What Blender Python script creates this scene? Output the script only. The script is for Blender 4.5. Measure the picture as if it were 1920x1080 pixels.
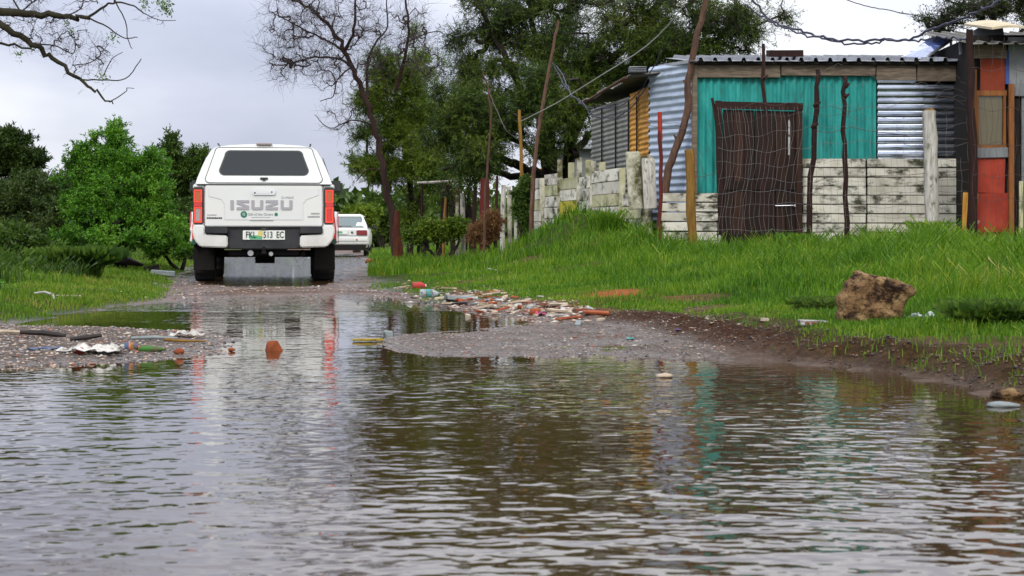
import bpy, bmesh, math, random
import numpy as np
from mathutils import Vector, Matrix, Euler
from mathutils.bvhtree import BVHTree
for o in list(bpy.data.objects): bpy.data.objects.remove(o, do_unlink=True)
random.seed(7); rng = np.random.default_rng(7)
S = bpy.context.scene; COL = S.collection
R = math.radians
F = 3400.0; HZ = 449.0; EYE = 0.55
# ---------------------------------------------------------------- camera, world, sun
cd = bpy.data.cameras.new('camera'); cam = bpy.data.objects.new('camera', cd); COL.objects.link(cam); S.camera = cam
cam.location = (0, 0, EYE); cam.rotation_euler = (R(90), 0, 0)
cd.sensor_width = 36; cd.lens = F/1920*36; cd.shift_y = -(540-HZ)/1920
cd.clip_start = 0.05; cd.clip_end = 3000
cd.dof.use_dof = True; cd.dof.focus_distance = 19; cd.dof.aperture_fstop = 13
w = bpy.data.worlds.new('World'); S.world = w; w.use_nodes = True
nt = w.node_tree; nt.nodes.clear()
def wn(t, **k):
    n = nt.nodes.new(t)
    for a, b in k.items(): setattr(n, a, b)
    return n
SUN_EL, SUN_AZ = R(40), R(205)      # azimuth measured clockwise from +y
sky = wn('ShaderNodeTexSky', sky_type='NISHITA', sun_disc=False, sun_elevation=SUN_EL, sun_rotation=SUN_AZ)
bg1 = wn('ShaderNodeBackground'); bg1.inputs[1].default_value = 0.09
nt.links.new(sky.outputs[0], bg1.inputs[0])
tc = wn('ShaderNodeTexCoord'); sx = wn('ShaderNodeSeparateXYZ'); nt.links.new(tc.outputs['Generated'], sx.inputs[0])
mp = wn('ShaderNodeMapping'); mp.inputs['Scale'].default_value = (1, 1, 2.6); nt.links.new(tc.outputs['Generated'], mp.inputs[0])
nz = wn('ShaderNodeTexNoise'); nz.inputs['Scale'].default_value = 3.0; nz.inputs['Detail'].default_value = 5; nz.inputs['Roughness'].default_value = .5
nt.links.new(mp.outputs[0], nz.inputs['Vector'])
# brightness index: cloud noise + thin cloud towards the right (+x) and overhead
def mth(op, a, b=None, clamp=False):
    n = wn('ShaderNodeMath', operation=op, use_clamp=clamp)
    for i, v in enumerate((a, b)):
        if v is None: continue
        if hasattr(v, 'links'): nt.links.new(v, n.inputs[i])
        else: n.inputs[i].default_value = v
    return n.outputs[0]
i1 = mth('MULTIPLY', sx.outputs[0], 1.25)
i2 = mth('ADD', i1, mth('MULTIPLY', mth('SUBTRACT', nz.outputs[0], .5), 2.1)); i3 = mth('ADD', i2, .53, True)
cr = wn('ShaderNodeValToRGB'); nt.links.new(i3, cr.inputs[0])
e = cr.color_ramp.elements; e[0].position = .0; e[0].color = (.46, .50, .64, 1); e[1].position = 1; e[1].color = (1.06, 1.06, 1.08, 1)
m_ = e.new(.35); m_.color = (.64, .67, .81, 1); m_ = e.new(.62); m_.color = (.90, .92, 1.0, 1)
zup = mth('MAXIMUM', sx.outputs[2], 0.0)
zb = mth('ADD', mth('MULTIPLY', zup, 1.85), 1.0)
bg2 = wn('ShaderNodeBackground'); nt.links.new(cr.outputs[0], bg2.inputs[0]); nt.links.new(zb, bg2.inputs[1])
mx = wn('ShaderNodeMixShader'); mx.inputs[0].default_value = .88
nt.links.new(bg1.outputs[0], mx.inputs[1]); nt.links.new(bg2.outputs[0], mx.inputs[2])
wo = wn('ShaderNodeOutputWorld'); nt.links.new(mx.outputs[0], wo.inputs[0])
sd = bpy.data.lights.new('sun', 'SUN'); so = bpy.data.objects.new('sun', sd); COL.objects.link(so)
sd.energy = 2.1; sd.angle = R(18); sd.color = (1, .96, .88)
sdir = Vector((math.sin(SUN_AZ)*math.cos(SUN_EL), math.cos(SUN_AZ)*math.cos(SUN_EL), math.sin(SUN_EL)))
so.rotation_euler = (-sdir).to_track_quat('-Z', 'Y').to_euler()
S.view_settings.view_transform = 'Standard'; S.view_settings.look = 'None'
S.view_settings.exposure = 0.0; S.view_settings.gamma = 1; S.view_settings.use_curve_mapping = False
S.render.resolution_x = 1024; S.render.resolution_y = 576

# ---------------------------------------------------------------- helpers
def P(px, py, d):
    return Vector(((px-960)/F*d, d, EYE+(HZ-py)/F*d))
def X(px, d): return (px-960)/F*d
def Z(py, d): return EYE+(HZ-py)/F*d
def W0(px, py):                       # point on the water level seen at a pixel
    d = EYE*F/(py-HZ); return ((px-960)/F*d, d)

class MB:
    def __init__(s): s.v = []; s.f = []; s.m = []
    def add(s, vs, fs, mi=0):
        b = len(s.v); s.v += [tuple(v) for v in vs]; s.f += [tuple(i+b for i in f) for f in fs]; s.m += [mi]*len(fs); return s
    def box(s, c, sz, rot=None, mi=0, jit=0):
        c = Vector(c); h = Vector(sz)/2; M = rot if rot is not None else Matrix.Identity(3)
        vs = []
        for x, y, z in ((-1,-1,-1),(1,-1,-1),(1,1,-1),(-1,1,-1),(-1,-1,1),(1,-1,1),(1,1,1),(-1,1,1)):
            p = Vector((x*h.x+random.uniform(-jit, jit), y*h.y+random.uniform(-jit, jit), z*h.z+random.uniform(-jit, jit)))
            vs.append(c+M@p)
        return s.add(vs, [(0,3,2,1),(4,5,6,7),(0,1,5,4),(1,2,6,5),(2,3,7,6),(3,0,4,7)], mi)
    def tube(s, pts, rad, k=8, mi=0, caps=True):
        pts = [Vector(p) for p in pts]; n = len(pts)
        if not hasattr(rad, '__len__'): rad = [rad]*n
        rings = []; up = None
        for i, p in enumerate(pts):
            t = (pts[min(i+1, n-1)]-pts[max(i-1, 0)]).normalized()
            if up is None: up = Vector((0, 0, 1)) if abs(t.z) < .9 else Vector((1, 0, 0))
            a = t.cross(up)
            if a.length < 1e-4: a = t.cross(Vector((0, 1, 0)))
            a.normalize(); b = a.cross(t).normalized(); up = b
            rings += [p+(a*math.cos(2*math.pi*j/k)+b*math.sin(2*math.pi*j/k))*rad[i] for j in range(k)]
        fs = [(i*k+j, i*k+(j+1) % k, (i+1)*k+(j+1) % k, (i+1)*k+j) for i in range(n-1) for j in range(k)]
        if caps: fs += [tuple(range(k-1, -1, -1)), tuple((n-1)*k+j for j in range(k))]
        return s.add(rings, fs, mi)
    def prism(s, poly, org, ux, uy, depth, mi=0):
        org, ux, uy = Vector(org), Vector(ux), Vector(uy); nn = ux.cross(uy).normalized()
        n = len(poly); a = [org+ux*p[0]+uy*p[1] for p in poly]; b = [q+nn*depth for q in a]
        return s.add(a+b, [tuple(range(n-1, -1, -1)), tuple(range(n, 2*n))]+[(i, (i+1) % n, n+(i+1) % n, n+i) for i in range(n)], mi)
    def loft(s, rings, mi=0, caps=True):
        k = len(rings[0]); vs = [p for r_ in rings for p in r_]; n = len(rings)
        fs = [(i*k+j, i*k+(j+1) % k, (i+1)*k+(j+1) % k, (i+1)*k+j) for i in range(n-1) for j in range(k)]
        if caps: fs += [tuple(range(k-1, -1, -1)), tuple((n-1)*k+j for j in range(k))]
        return s.add(vs, fs, mi)
    def cyl(s, a, b, r, k=16, mi=0): return s.tube([a, b], r, k, mi)
    def mesh(s, name, mats, smooth=False, bevel=0):
        me = bpy.data.meshes.new(name); me.from_pydata(s.v, [], s.f)
        for m in (mats if isinstance(mats, (list, tuple)) else [mats]): me.materials.append(m)
        if any(s.m): me.polygons.foreach_set('material_index', s.m)
        bm = bmesh.new(); bm.from_mesh(me); bmesh.ops.recalc_face_normals(bm, faces=bm.faces)
        if bevel: bmesh.ops.bevel(bm, geom=list(bm.edges), offset=bevel, segments=2, affect='EDGES', clamp_overlap=True)
        bm.to_mesh(me); bm.free()
        if smooth:
            me.polygons.foreach_set('use_smooth', [True]*len(me.polygons))
            try: me.set_sharp_from_angle(angle=R(smooth if smooth is not True else 40))
            except Exception: pass
        me.update(); return me
    def obj(s, name, mats, parent=None, smooth=False, bevel=0, loc=None, rot=None):
        return link(name, s.mesh(name, mats, smooth, bevel), parent, loc, rot)
def link(name, me, parent=None, loc=None, rot=None):
    o = bpy.data.objects.new(name, me); COL.objects.link(o)
    if parent: o.parent = parent
    if loc is not None: o.location = loc
    if rot is not None: o.rotation_euler = rot
    return o
def tag(o, label=None, cat=None, group=None, kind=None):
    if label: o['label'] = label
    if cat: o['category'] = cat
    if group: o['group'] = group
    if kind: o['kind'] = kind
    return o
def thing(name, label, cat, loc=(0, 0, 0), rz=0, group=None):
    o = bpy.data.objects.new(name, None); COL.objects.link(o); o.location = loc; o.rotation_euler = (0, 0, rz); o.empty_display_size = .1
    return tag(o, label, cat, group)
def copy_tree(o, parent=None):
    c = o.copy(); COL.objects.link(c); c.parent = parent
    for ch in [x for x in bpy.data.objects if x.parent == o]: copy_tree(ch, c)
    return c
def npmesh(name, V, Fq, mats, smooth=False, attrs=None):
    me = bpy.data.meshes.new(name); V = np.asarray(V, np.float32); Fq = np.asarray(Fq, np.int32)
    n, k = Fq.shape
    me.vertices.add(len(V)); me.vertices.foreach_set('co', V.ravel())
    me.loops.add(n*k); me.loops.foreach_set('vertex_index', Fq.ravel())
    me.polygons.add(n); me.polygons.foreach_set('loop_start', np.arange(n, dtype=np.int32)*k)
    if smooth: me.polygons.foreach_set('use_smooth', np.ones(n, bool))
    for m in (mats if isinstance(mats, (list, tuple)) else [mats]): me.materials.append(m)
    for a, arr in (attrs or {}).items():
        at = me.attributes.new(a, 'FLOAT', 'POINT'); at.data.foreach_set('value', np.asarray(arr, np.float32))
    me.update(calc_edges=True); me.validate(); return me

# ---------------------------------------------------------------- materials
class NT:
    def __init__(s, name):
        s.m = bpy.data.materials.new(name); s.m.use_nodes = True; s.t = s.m.node_tree; s.t.nodes.clear()
        s.out = s.n('ShaderNodeOutputMaterial'); s.b = s.n('ShaderNodeBsdfPrincipled'); s.l(s.b.outputs[0], s.out.inputs[0])
        
        tcn = s.n('ShaderNodeTexCoord').outputs['Object']; orn = s.n('ShaderNodeObjectInfo').outputs['Random']; mu = s.n('ShaderNodeMath', operation='MULTIPLY'); mu.inputs[1].default_value = 31.0; s.l(orn, mu.inputs[0])
        va = s.n('ShaderNodeVectorMath', operation='ADD'); s.l(tcn, va.inputs[0]); s.l(mu.outputs[0], va.inputs[1]); s.tc = va.outputs[0]; s.tcraw = tcn
    def n(s, t, **k):
        n = s.t.nodes.new(t)
        for a, b in k.items(): setattr(n, a, b)
        return n
    def l(s, a, b): s.t.links.new(a, b)
    def setb(s, name, v):
        if hasattr(v, 'links'): s.l(v, s.b.inputs[name])
        else: s.b.inputs[name].default_value = v
    def noise(s, scale, detail=4, rough=.55, stretch=None, vec=None, out=0):
        n = s.n('ShaderNodeTexNoise'); n.inputs['Scale'].default_value = scale; n.inputs['Detail'].default_value = detail; n.inputs['Roughness'].default_value = rough
        v = vec or s.tc
        if stretch:
            m = s.n('ShaderNodeMapping'); m.inputs['Scale'].default_value = stretch; s.l(v, m.inputs[0]); v = m.outputs[0]
        s.l(v, n.inputs['Vector']); return n.outputs[out]
    def ramp(s, fac, stops):
        n = s.n('ShaderNodeValToRGB'); s.l(fac, n.inputs[0]); e = n.color_ramp.elements
        while len(e) < len(stops): e.new(.5)
        for el, (p, c) in zip(e, stops):
            el.position = p; el.color = (*c, 1) if hasattr(c, '__len__') else (c, c, c, 1)
        return n.outputs[0]
    def mix(s, fac, a, b, mode='MIX'):
        n = s.n('ShaderNodeMix', data_type='RGBA', blend_type=mode)
        for i, v in ((0, fac), (6, a), (7, b)):
            if hasattr(v, 'links'): s.l(v, n.inputs[i])
            else: n.inputs[i].default_value = v if i == 0 else (*v, 1)
        return n.outputs[2]
    def math(s, op, a, b=0, clamp=False):
        n = s.n('ShaderNodeMath', operation=op, use_clamp=clamp)
        for i, v in enumerate((a, b)):
            if hasattr(v, 'links'): s.l(v, n.inputs[i])
            else: n.inputs[i].default_value = v
        return n.outputs[0]
    def bump(s, h, strength=.3, dist=.01):
        n = s.n('ShaderNodeBump'); n.inputs['Strength'].default_value = strength; n.inputs['Distance'].default_value = dist
        s.l(h, n.inputs['Height']); s.l(n.outputs[0], s.b.inputs['Normal']); return n
    def island(s): return s.n('ShaderNodeNewGeometry').outputs['Random Per Island']
    def objrand(s): return s.n('ShaderNodeObjectInfo').outputs['Random']
def plain(name, c, rough=.5, metal=0, spec=None, **k):
    t = NT(name); t.setb('Base Color', (*c, 1)); t.setb('Roughness', rough); t.setb('Metallic', metal)
    if 'emit' in k: t.setb('Emission Color', (*c, 1)); t.setb('Emission Strength', k['emit'])
    if 'coat' in k: t.setb('Coat Weight', k['coat']); t.setb('Coat Roughness', .05)
    if 'trans' in k: t.setb('Transmission Weight', k['trans'])
    if 'alpha' in k: t.setb('Alpha', k['alpha'])
    return t.m
def worn(name, stops, scale=6, rough=(.6, .9), metal=0, bump=.3, spec=.22, stretch=None, detail=6, dist=.004, dirt=None, dscale=2, dstretch=None, dpos=(.5, .62)):
    t = NT(name); n = t.noise(scale, detail, .6, stretch); c = t.ramp(n, stops)
    r_ = t.objrand(); jit = t.math('ADD', t.math('MULTIPLY', r_, .3), .85)
    c = t.mix(1.0, c, jit, 'MULTIPLY') if False else c
    mm = t.n('ShaderNodeVectorMath', operation='SCALE'); t.l(c, mm.inputs[0]); t.l(jit, mm.inputs['Scale']); c = mm.outputs[0]
    if dirt:
        d = t.noise(dscale, 8, .68, dstretch, out=0); f = t.ramp(d, [(dpos[0], 0.0), (dpos[1], 1.0)]); c = t.mix(f, c, dirt)
    t.setb('Specular IOR Level', .5 if metal else spec); t.setb('Base Color', c); t.setb('Metallic', metal); t.setb('Roughness', t.ramp(n, [(0.2, rough[0]), (.8, rough[1])]))
    if bump: t.bump(t.noise(scale*3, 6, .65, stretch), bump, dist)
    return t.m
def leafmat(name, stops, trans=.3, rough=.55, clump=.8):
    t = NT(name); isl = t.island(); cl = t.math('ADD', t.math('MULTIPLY', t.math('SUBTRACT', t.noise(clump, 2, .5), .5), 2.0), .5)  # clump noise paints lit and dark foliage masses, besides natural tone variation
    f = t.math('ADD', t.math('MULTIPLY', isl, .55), t.math('MULTIPLY', cl, .5), True)
    c = t.ramp(f, stops); t.setb('Base Color', c); t.setb('Roughness', rough); t.setb('Specular IOR Level', .3)
    tr = t.n('ShaderNodeBsdfTranslucent'); t.l(c, tr.inputs[0]); ms = t.n('ShaderNodeMixShader'); ms.inputs[0].default_value = trans
    t.l(t.b.outputs[0], ms.inputs[1]); t.l(tr.outputs[0], ms.inputs[2]); t.l(ms.outputs[0], t.out.inputs[0]); return t.m
M = {}
M['paint'] = (lambda t: (t.setb('Base Color', t.ramp(t.noise(1.6, 5), [(.3, (.64, .65, .63)), (.75, (.69, .70, .68))])), t.setb('Roughness', .32), t.setb('Coat Weight', .5), t.setb('Coat Roughness', .06), t.m)[-1])(NT('white_paint'))
def dirty_paint():
    t = NT('dirty_white_paint'); sp = t.n('ShaderNodeSeparateXYZ'); t.l(t.tcraw, sp.inputs[0])
    n = t.noise(4, 6, .65); h = t.math('SUBTRACT', t.math('ADD', t.math('MULTIPLY', sp.outputs[2], -2.0), 1.78), t.math('MULTIPLY', n, 1.1), True)
    c = t.mix(h, (.68, .68, .65), (.30, .25, .18)); t.setb('Base Color', c); t.setb('Roughness', t.ramp(h, [(0, .3), (1, .75)])); t.setb('Coat Weight', .3); return t.m
M['dpaint'] = dirty_paint()
M['black'] = worn('black_plastic', [(.3, (.022, .023, .026)), (.8, (.05, .05, .052))], 5, (.5, .75), bump=.15)
M['under'] = worn('dirty_underbody', [(.3, (.007, .006, .006)), (.8, (.020, .017, .015))], 8, (.7, .95))
M['tyre'] = worn('tyre_rubber', [(.3, (.016, .016, .017)), (.8, (.034, .032, .031))], 10, (.65, .9), bump=.3)
M['rim'] = plain('rim_metal', (.45, .46, .47), .35, .9)
def glassmat(name, c, r_=.04):
    t = NT(name); t.setb('Base Color', (*c, 1)); t.setb('Roughness', r_); t.setb('IOR', 1.55); t.setb('Coat Weight', .6); t.setb('Coat Roughness', .02); return t.m
M['glass'] = glassmat('tinted_glass', (.018, .023, .027)); M['glass'].node_tree.nodes['Principled BSDF'].inputs['Coat Weight'].default_value = 0; M['glass'].node_tree.nodes['Principled BSDF'].inputs['IOR'].default_value = 1.42
M['carglass'] = glassmat('pale_car_glass', (.10, .14, .14), .08)
M['chrome'] = plain('chrome', (.82, .83, .85), .12, 1)
M['silver'] = plain('silver_lettering', (.36, .35, .37), .4, .15)
M['redlens'] = plain('red_lens', (.55, .02, .015), .15, 0, coat=.8)
M['redglow'] = plain('lit_red_ring', (.80, .06, .03), .25, 0, emit=.22)
M['amber'] = plain('amber_lens', (.42, .10, .02), .2, 0, coat=.6)
M['clearlens'] = plain('clear_lens', (.34, .28, .26), .15, .2, coat=.7)
M['darkred'] = plain('dark_red_lens', (.20, .02, .02), .25, coat=.5)
M['platew'] = plain('plate_white', (.70, .72, .66), .4)
M['plateg'] = plain('plate_green', (.08, .38, .20), .4)
M['platey'] = plain('plate_yellow', (.60, .50, .12), .4)
M['ink'] = plain('plate_ink', (.03, .035, .03), .5)
M['green'] = plain('emblem_green', (.01, .16, .09), .4)
M['sticker_red'] = plain('sticker_red', (.70, .045, .03), .4)
M['sticker_green'] = plain('sticker_green', (.006, .10, .06), .5)
M['grey_ink'] = plain('grey_ink', (.30, .32, .31), .5)
M['turq'] = worn('turquoise_sheet', [(.3, (.010, .17, .155)), (.55, (.024, .275, .245)), (.8, (.055, .36, .32))], 3, (.45, .7), bump=.15, stretch=(3, 3, .7), dirt=(.045, .075, .06), dscale=6, dstretch=(3.5, 3.5, .6), dpos=(.55, .72))
M['bluesheet'] = worn('blue_galvanised_sheet', [(.3, (.34, .41, .50)), (.6, (.46, .53, .62)), (.85, (.56, .62, .69))], 4, (.35, .6), metal=.25, bump=.1, stretch=(1, 1, 3), dirt=(.20, .20, .22), dscale=7, dpos=(.58, .78))  # blue-silver paint, with the sky's blue reflection put into its colour
M['greysheet'] = worn('grey_weathered_sheet', [(.3, (.17, .17, .15)), (.6, (.24, .24, .21)), (.85, (.32, .31, .27))], 4, (.5, .8), metal=.15, bump=.1, dirt=(.07, .065, .05), dscale=5, dpos=(.55, .8))
M['orangesheet'] = worn('rusty_orange_sheet', [(.25, (.42, .14, .015)), (.5, (.60, .30, .05)), (.75, (.72, .50, .19))], 5, (.5, .8), bump=.15, stretch=(3, 3, .8), dirt=(.30, .07, .01), dscale=6, dpos=(.56, .7))
M['silversheet'] = worn('bright_galvanised_sheet', [(.3, (.40, .43, .49)), (.6, (.60, .63, .68)), (.85, (.80, .82, .86))], 4, (.10, .22), metal=1.0, bump=.08, stretch=(.6, 1, 4), dirt=(.10, .11, .13), dscale=6, dpos=(.66, .76))
M['roof'] = worn('roof_galvanised_sheet', [(.3, (.20, .21, .225)), (.8, (.34, .35, .37))], 4, (.7, .9), metal=.0, bump=.1)
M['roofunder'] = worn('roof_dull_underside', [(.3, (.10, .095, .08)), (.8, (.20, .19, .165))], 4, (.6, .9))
M['fascia'] = worn('weathered_fascia_wood', [(.3, (.075, .055, .04)), (.55, (.16, .125, .09)), (.8, (.28, .23, .17))], 5, (.8, .95), stretch=(1, 4, 9), bump=.6)
M['wwall'] = worn('mildewed_white_slab', [(.25, (.38, .35, .27)), (.5, (.60, .57, .47)), (.8, (.70, .68, .60))], 3, (.8, .95), bump=.5, dirt=(.055, .055, .032), dscale=3.6, dstretch=(.9, 1, 1.6), dpos=(.50, .62))
M['yslab'] = worn('yellowed_slab', [(.3, (.36, .35, .17)), (.6, (.48, .46, .30)), (.8, (.56, .54, .42))], 4, (.8, .95), bump=.5, dirt=(.09, .11, .03), dscale=3, dpos=(.48, .66))
M['yellowslab'] = worn('yellow_painted_slab', [(.3, (.42, .36, .03)), (.8, (.52, .48, .08))], 4, (.8, .95), bump=.4, dirt=(.12, .12, .03), dscale=5, dpos=(.5, .66))
M['cpost'] = worn('mossy_concrete_post', [(.3, (.34, .32, .22)), (.6, (.50, .48, .38)), (.8, (.62, .60, .52))], 5, (.85, .95), bump=.5, dirt=(.08, .075, .025), dscale=4, dpos=(.45, .6))
M['wpost'] = worn('weathered_white_timber', [(.3, (.25, .23, .19)), (.55, (.45, .43, .38)), (.8, (.62, .61, .57))], 6, (.8, .95), stretch=(6, 6, .7), bump=.8, dirt=(.13, .12, .09), dscale=7, dstretch=(2, 2, .8), dpos=(.55, .65))
M['bpost'] = worn('dark_brown_stick', [(.3, (.012, .005, .004)), (.6, (.030, .011, .008)), (.85, (.070, .030, .022))], 7, (.6, .85), stretch=(4, 4, .8), bump=.8, dist=.01)
M['redpost'] = worn('red_rusted_post', [(.3, (.06, .010, .008)), (.7, (.14, .018, .012))], 7, (.5, .75), stretch=(4, 4, .8), bump=.5)
M['redtip'] = worn('bright_red_post_tip', [(.3, (.25, .02, .01)), (.8, (.42, .045, .015))], 7, (.5, .75))
M['ypost'] = worn('ochre_timber_post', [(.3, (.13, .065, .012)), (.6, (.24, .13, .03)), (.85, (.36, .22, .07))], 6, (.75, .95), stretch=(5, 5, .6), bump=.7)
M['barkpole'] = worn('bare_branch_pole', [(.3, (.055, .028, .019)), (.6, (.12, .065, .042)), (.85, (.22, .14, .10))], 7, (.7, .9), stretch=(4, 4, .6), bump=.7, dist=.01)
M['door'] = worn('dark_stained_door', [(.3, (.009, .004, .0025)), (.6, (.019, .0075, .0045)), (.85, (.042, .017, .009))], 3, (.35, .7), stretch=(5, 5, .5), bump=.3)
M['doorlight'] = worn('worn_brown_door_board', [(.3, (.018, .007, .004)), (.8, (.052, .020, .010))], 3, (.4, .7), stretch=(5, 5, .5), bump=.3)
M['redwall'] = worn('faded_red_painted_board', [(.25, (.20, .022, .012)), (.5, (.33, .040, .020)), (.8, (.42, .07, .038))], 3, (.55, .8), bump=.25, dirt=(.55, .42, .30), dscale=2.6, dpos=(.66, .70))
M['rustwall'] = worn('rust_red_board', [(.25, (.13, .018, .007)), (.8, (.25, .045, .018))], 4, (.6, .85), bump=.3)
M['orangewood'] = worn('orange_brown_timber', [(.25, (.13, .045, .012)), (.8, (.30, .12, .035))], 4, (.6, .85), stretch=(5, 5, .6), bump=.4)
M['greyboard'] = worn('grey_board', [(.3, (.14, .145, .15)), (.8, (.24, .25, .255))], 3, (.7, .9), bump=.2, dirt=(.07, .07, .07), dscale=5, dpos=(.6, .8))
M['blueboard'] = worn('blue_trim', [(.3, (.03, .05, .16)), (.8, (.06, .09, .25))], 3, (.6, .8))
M['asb'] = worn('cream_roof_sheet', [(.3, (.48, .40, .26)), (.8, (.68, .60, .43))], 4, (.8, .95))
M['window'] = glassmat('dusty_window', (.085, .068, .025), .22)
M['wire'] = plain('galvanised_wire', (.15, .14, .135), .7, .2)
M['wirerust'] = plain('rusty_wire', (.10, .06, .05), .7, .3)
M['cable'] = plain('cable_black', (.022, .022, .045), .5)
M['whitecable'] = plain('white_cable', (.36, .35, .32), .6)
M['bark'] = worn('dark_bark', [(.3, (.012, .009, .007)), (.6, (.028, .020, .016)), (.85, (.065, .048, .038))], 5, (.8, .95), stretch=(3, 3, .6), bump=.9, dist=.02)
M['barkred'] = worn('reddish_bark', [(.3, (.016, .009, .007)), (.6, (.038, .020, .015)), (.85, (.085, .045, .032))], 5, (.8, .95), stretch=(3, 3, .6), bump=.9, dist=.02)
M['barkorange'] = worn('stripped_orange_bark', [(.3, (.03, .009, .005)), (.8, (.15, .045, .018))], 5, (.8, .95), stretch=(3, 3, .6), bump=.9, dist=.02)
M['branch'] = worn('mossy_branch', [(.3, (.016, .014, .008)), (.6, (.035, .032, .015)), (.85, (.06, .06, .025))], 7, (.8, .95), bump=.7, dist=.005)
M['twig'] = plain('twig', (.028, .019, .017), .85)
M['twigred'] = plain('reddish_twig', (.045, .031, .030), .85)
M['leaf_acacia'] = leafmat('acacia_leaf', [(.15, (.010, .026, .003)), (.42, (.030, .068, .005)), (.70, (.090, .145, .010)), (1, (.19, .21, .025))])
M['leaf_light'] = leafmat('light_acacia_leaf', [(.15, (.022, .055, .004)), (.42, (.075, .145, .008)), (.68, (.17, .25, .015)), (1, (.27, .30, .04))])
M['leaf_bush'] = leafmat('bright_bush_leaf', [(.12, (.020, .075, .004)), (.42, (.055, .17, .008)), (.70, (.12, .29, .015)), (1, (.21, .37, .04))], .35, .45, 1.5)
M['leaf_dark'] = leafmat('dark_leaf', [(.15, (.010, .026, .003)), (.5, (.028, .058, .007)), (.8, (.060, .095, .012)), (1, (.11, .13, .025))])
M['leaf_mid'] = leafmat('mid_leaf', [(.15, (.016, .042, .003)), (.5, (.045, .092, .008)), (.8, (.085, .145, .014)), (1, (.14, .18, .03))])
M['leaf_fresh'] = leafmat('fresh_leaf', [(.15, (.04, .09, .01)), (.5, (.10, .19, .02)), (1, (.22, .30, .05))], .4)
M['dryleaf'] = leafmat('dry_brown_leaf', [(.15, (.05, .018, .006)), (.5, (.14, .060, .020)), (1, (.26, .15, .06))])
M['grass'] = leafmat('grass_blade', [(.10, (.020, .075, .003)), (.38, (.060, .165, .005)), (.60, (.115, .235, .008)), (.82, (.20, .30, .018)), (.93, (.30, .30, .05)), (1, (.40, .33, .12))], .35, .5, .9)
M['dgrass'] = leafmat('dark_grass_blade', [(.15, (.014, .040, .003)), (.5, (.042, .095, .008)), (.8, (.10, .17, .016)), (1, (.09, .13, .03))], .3, .5, 1.2)
M['sgrass'] = leafmat('short_grass_blade', [(.12, (.040, .100, .005)), (.45, (.085, .185, .008)), (.72, (.16, .26, .014)), (1, (.30, .24, .06))], .35, .6, 1.3)
M['pebble'] = (lambda t: (t.setb('Base Color', t.ramp(t.island(), [(0, (.06, .05, .045)), (.3, (.18, .12, .085)), (.5, (.34, .24, .17)), (.7, (.30, .27, .25)), (.88, (.48, .42, .35)), (.97, (.36, .09, .04))])), t.setb('Roughness', .38), t.bump(t.noise(60), .4, .003), t.m)[-1])(NT('pebble'))
M['litterbits'] = (lambda t: (t.setb('Base Color', t.ramp(t.island(), [(0, (.05, .035, .03)), (.25, (.22, .10, .06)), (.45, (.42, .30, .22)), (.62, (.46, .38, .30)), (.78, (.24, .07, .035)), (.88, (.54, .50, .46)), (.96, (.09, .14, .16)), (1, (.4, .12, .18))])), t.setb('Roughness', .5), t.m)[-1])(NT('litter_chips'))
for mm_ in ('pebble', 'litterbits'):
    for n_ in M[mm_].node_tree.nodes:
        if n_.type == 'VALTORGB': n_.color_ramp.interpolation = 'CONSTANT'
M['brick'] = worn('orange_brick', [(.3, (.15, .035, .012)), (.7, (.33, .085, .028))], 12, (.6, .85), bump=.5, dirt=(.14, .05, .02), dscale=10, dpos=(.55, .7))
M['stone'] = worn('brown_lump_stone', [(.25, (.085, .042, .018)), (.5, (.25, .145, .062)), (.8, (.52, .37, .18))], 11, (.85, .98), bump=1.0, dist=.05, dirt=(.028, .014, .008), dscale=19, dpos=(.47, .60))  # the dirt tone here is painted shade, darkening the holes of the stone
M['rag'] = worn('dirty_white_plastic', [(.3, (.36, .34, .30)), (.8, (.62, .61, .57))], 9, (.4, .7), bump=.5, dirt=(.16, .12, .09), dscale=18, dpos=(.50, .64))
M['film'] = (lambda t: (t.setb('Base Color', (.55, .62, .62, 1)), t.setb('Roughness', .3), t.setb('Alpha', .55), t.bump(t.noise(30), .5, .004), t.m)[-1])(NT('plastic_film'))
for k_, c_ in dict(red=(.60, .04, .03), pink=(.72, .08, .25), teal=(.10, .42, .40), blue=(.08, .13, .25), yellow=(.58, .42, .03), gplastic=(.05, .17, .025), white=(.66, .66, .64), violet=(.12, .08, .40), orange=(.62, .20, .03), clear=(.42, .48, .50), maroon=(.16, .012, .02)).items():
    M[k_] = worn('litter_'+k_, [(.3, tuple(x*.6 for x in c_)), (.8, tuple(x*.85 for x in c_))], 12, (.4, .7), bump=.4, dirt=(.11, .075, .05), dscale=16, dpos=(.48, .62))
M['darkwood'] = worn('wet_dark_wood', [(.3, (.012, .010, .010)), (.7, (.04, .032, .028))], 9, (.5, .8), stretch=(1, 4, 4), bump=.7)
M['palewood'] = worn('pale_driftwood', [(.3, (.26, .20, .14)), (.7, (.50, .42, .32))], 9, (.7, .9), bump=.5)
M['slate'] = worn('grey_slate', [(.3, (.13, .15, .15)), (.8, (.26, .29, .28))], 9, (.5, .8), bump=.4)
M['solar'] = (lambda t: (t.setb('Base Color', (.10, .16, .42, 1)), t.setb('Roughness', .12), t.setb('Coat Weight', 1.0), t.m)[-1])(NT('blue_panel_cells'))
M['alu'] = plain('aluminium', (.55, .57, .60), .35, .9)

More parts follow.
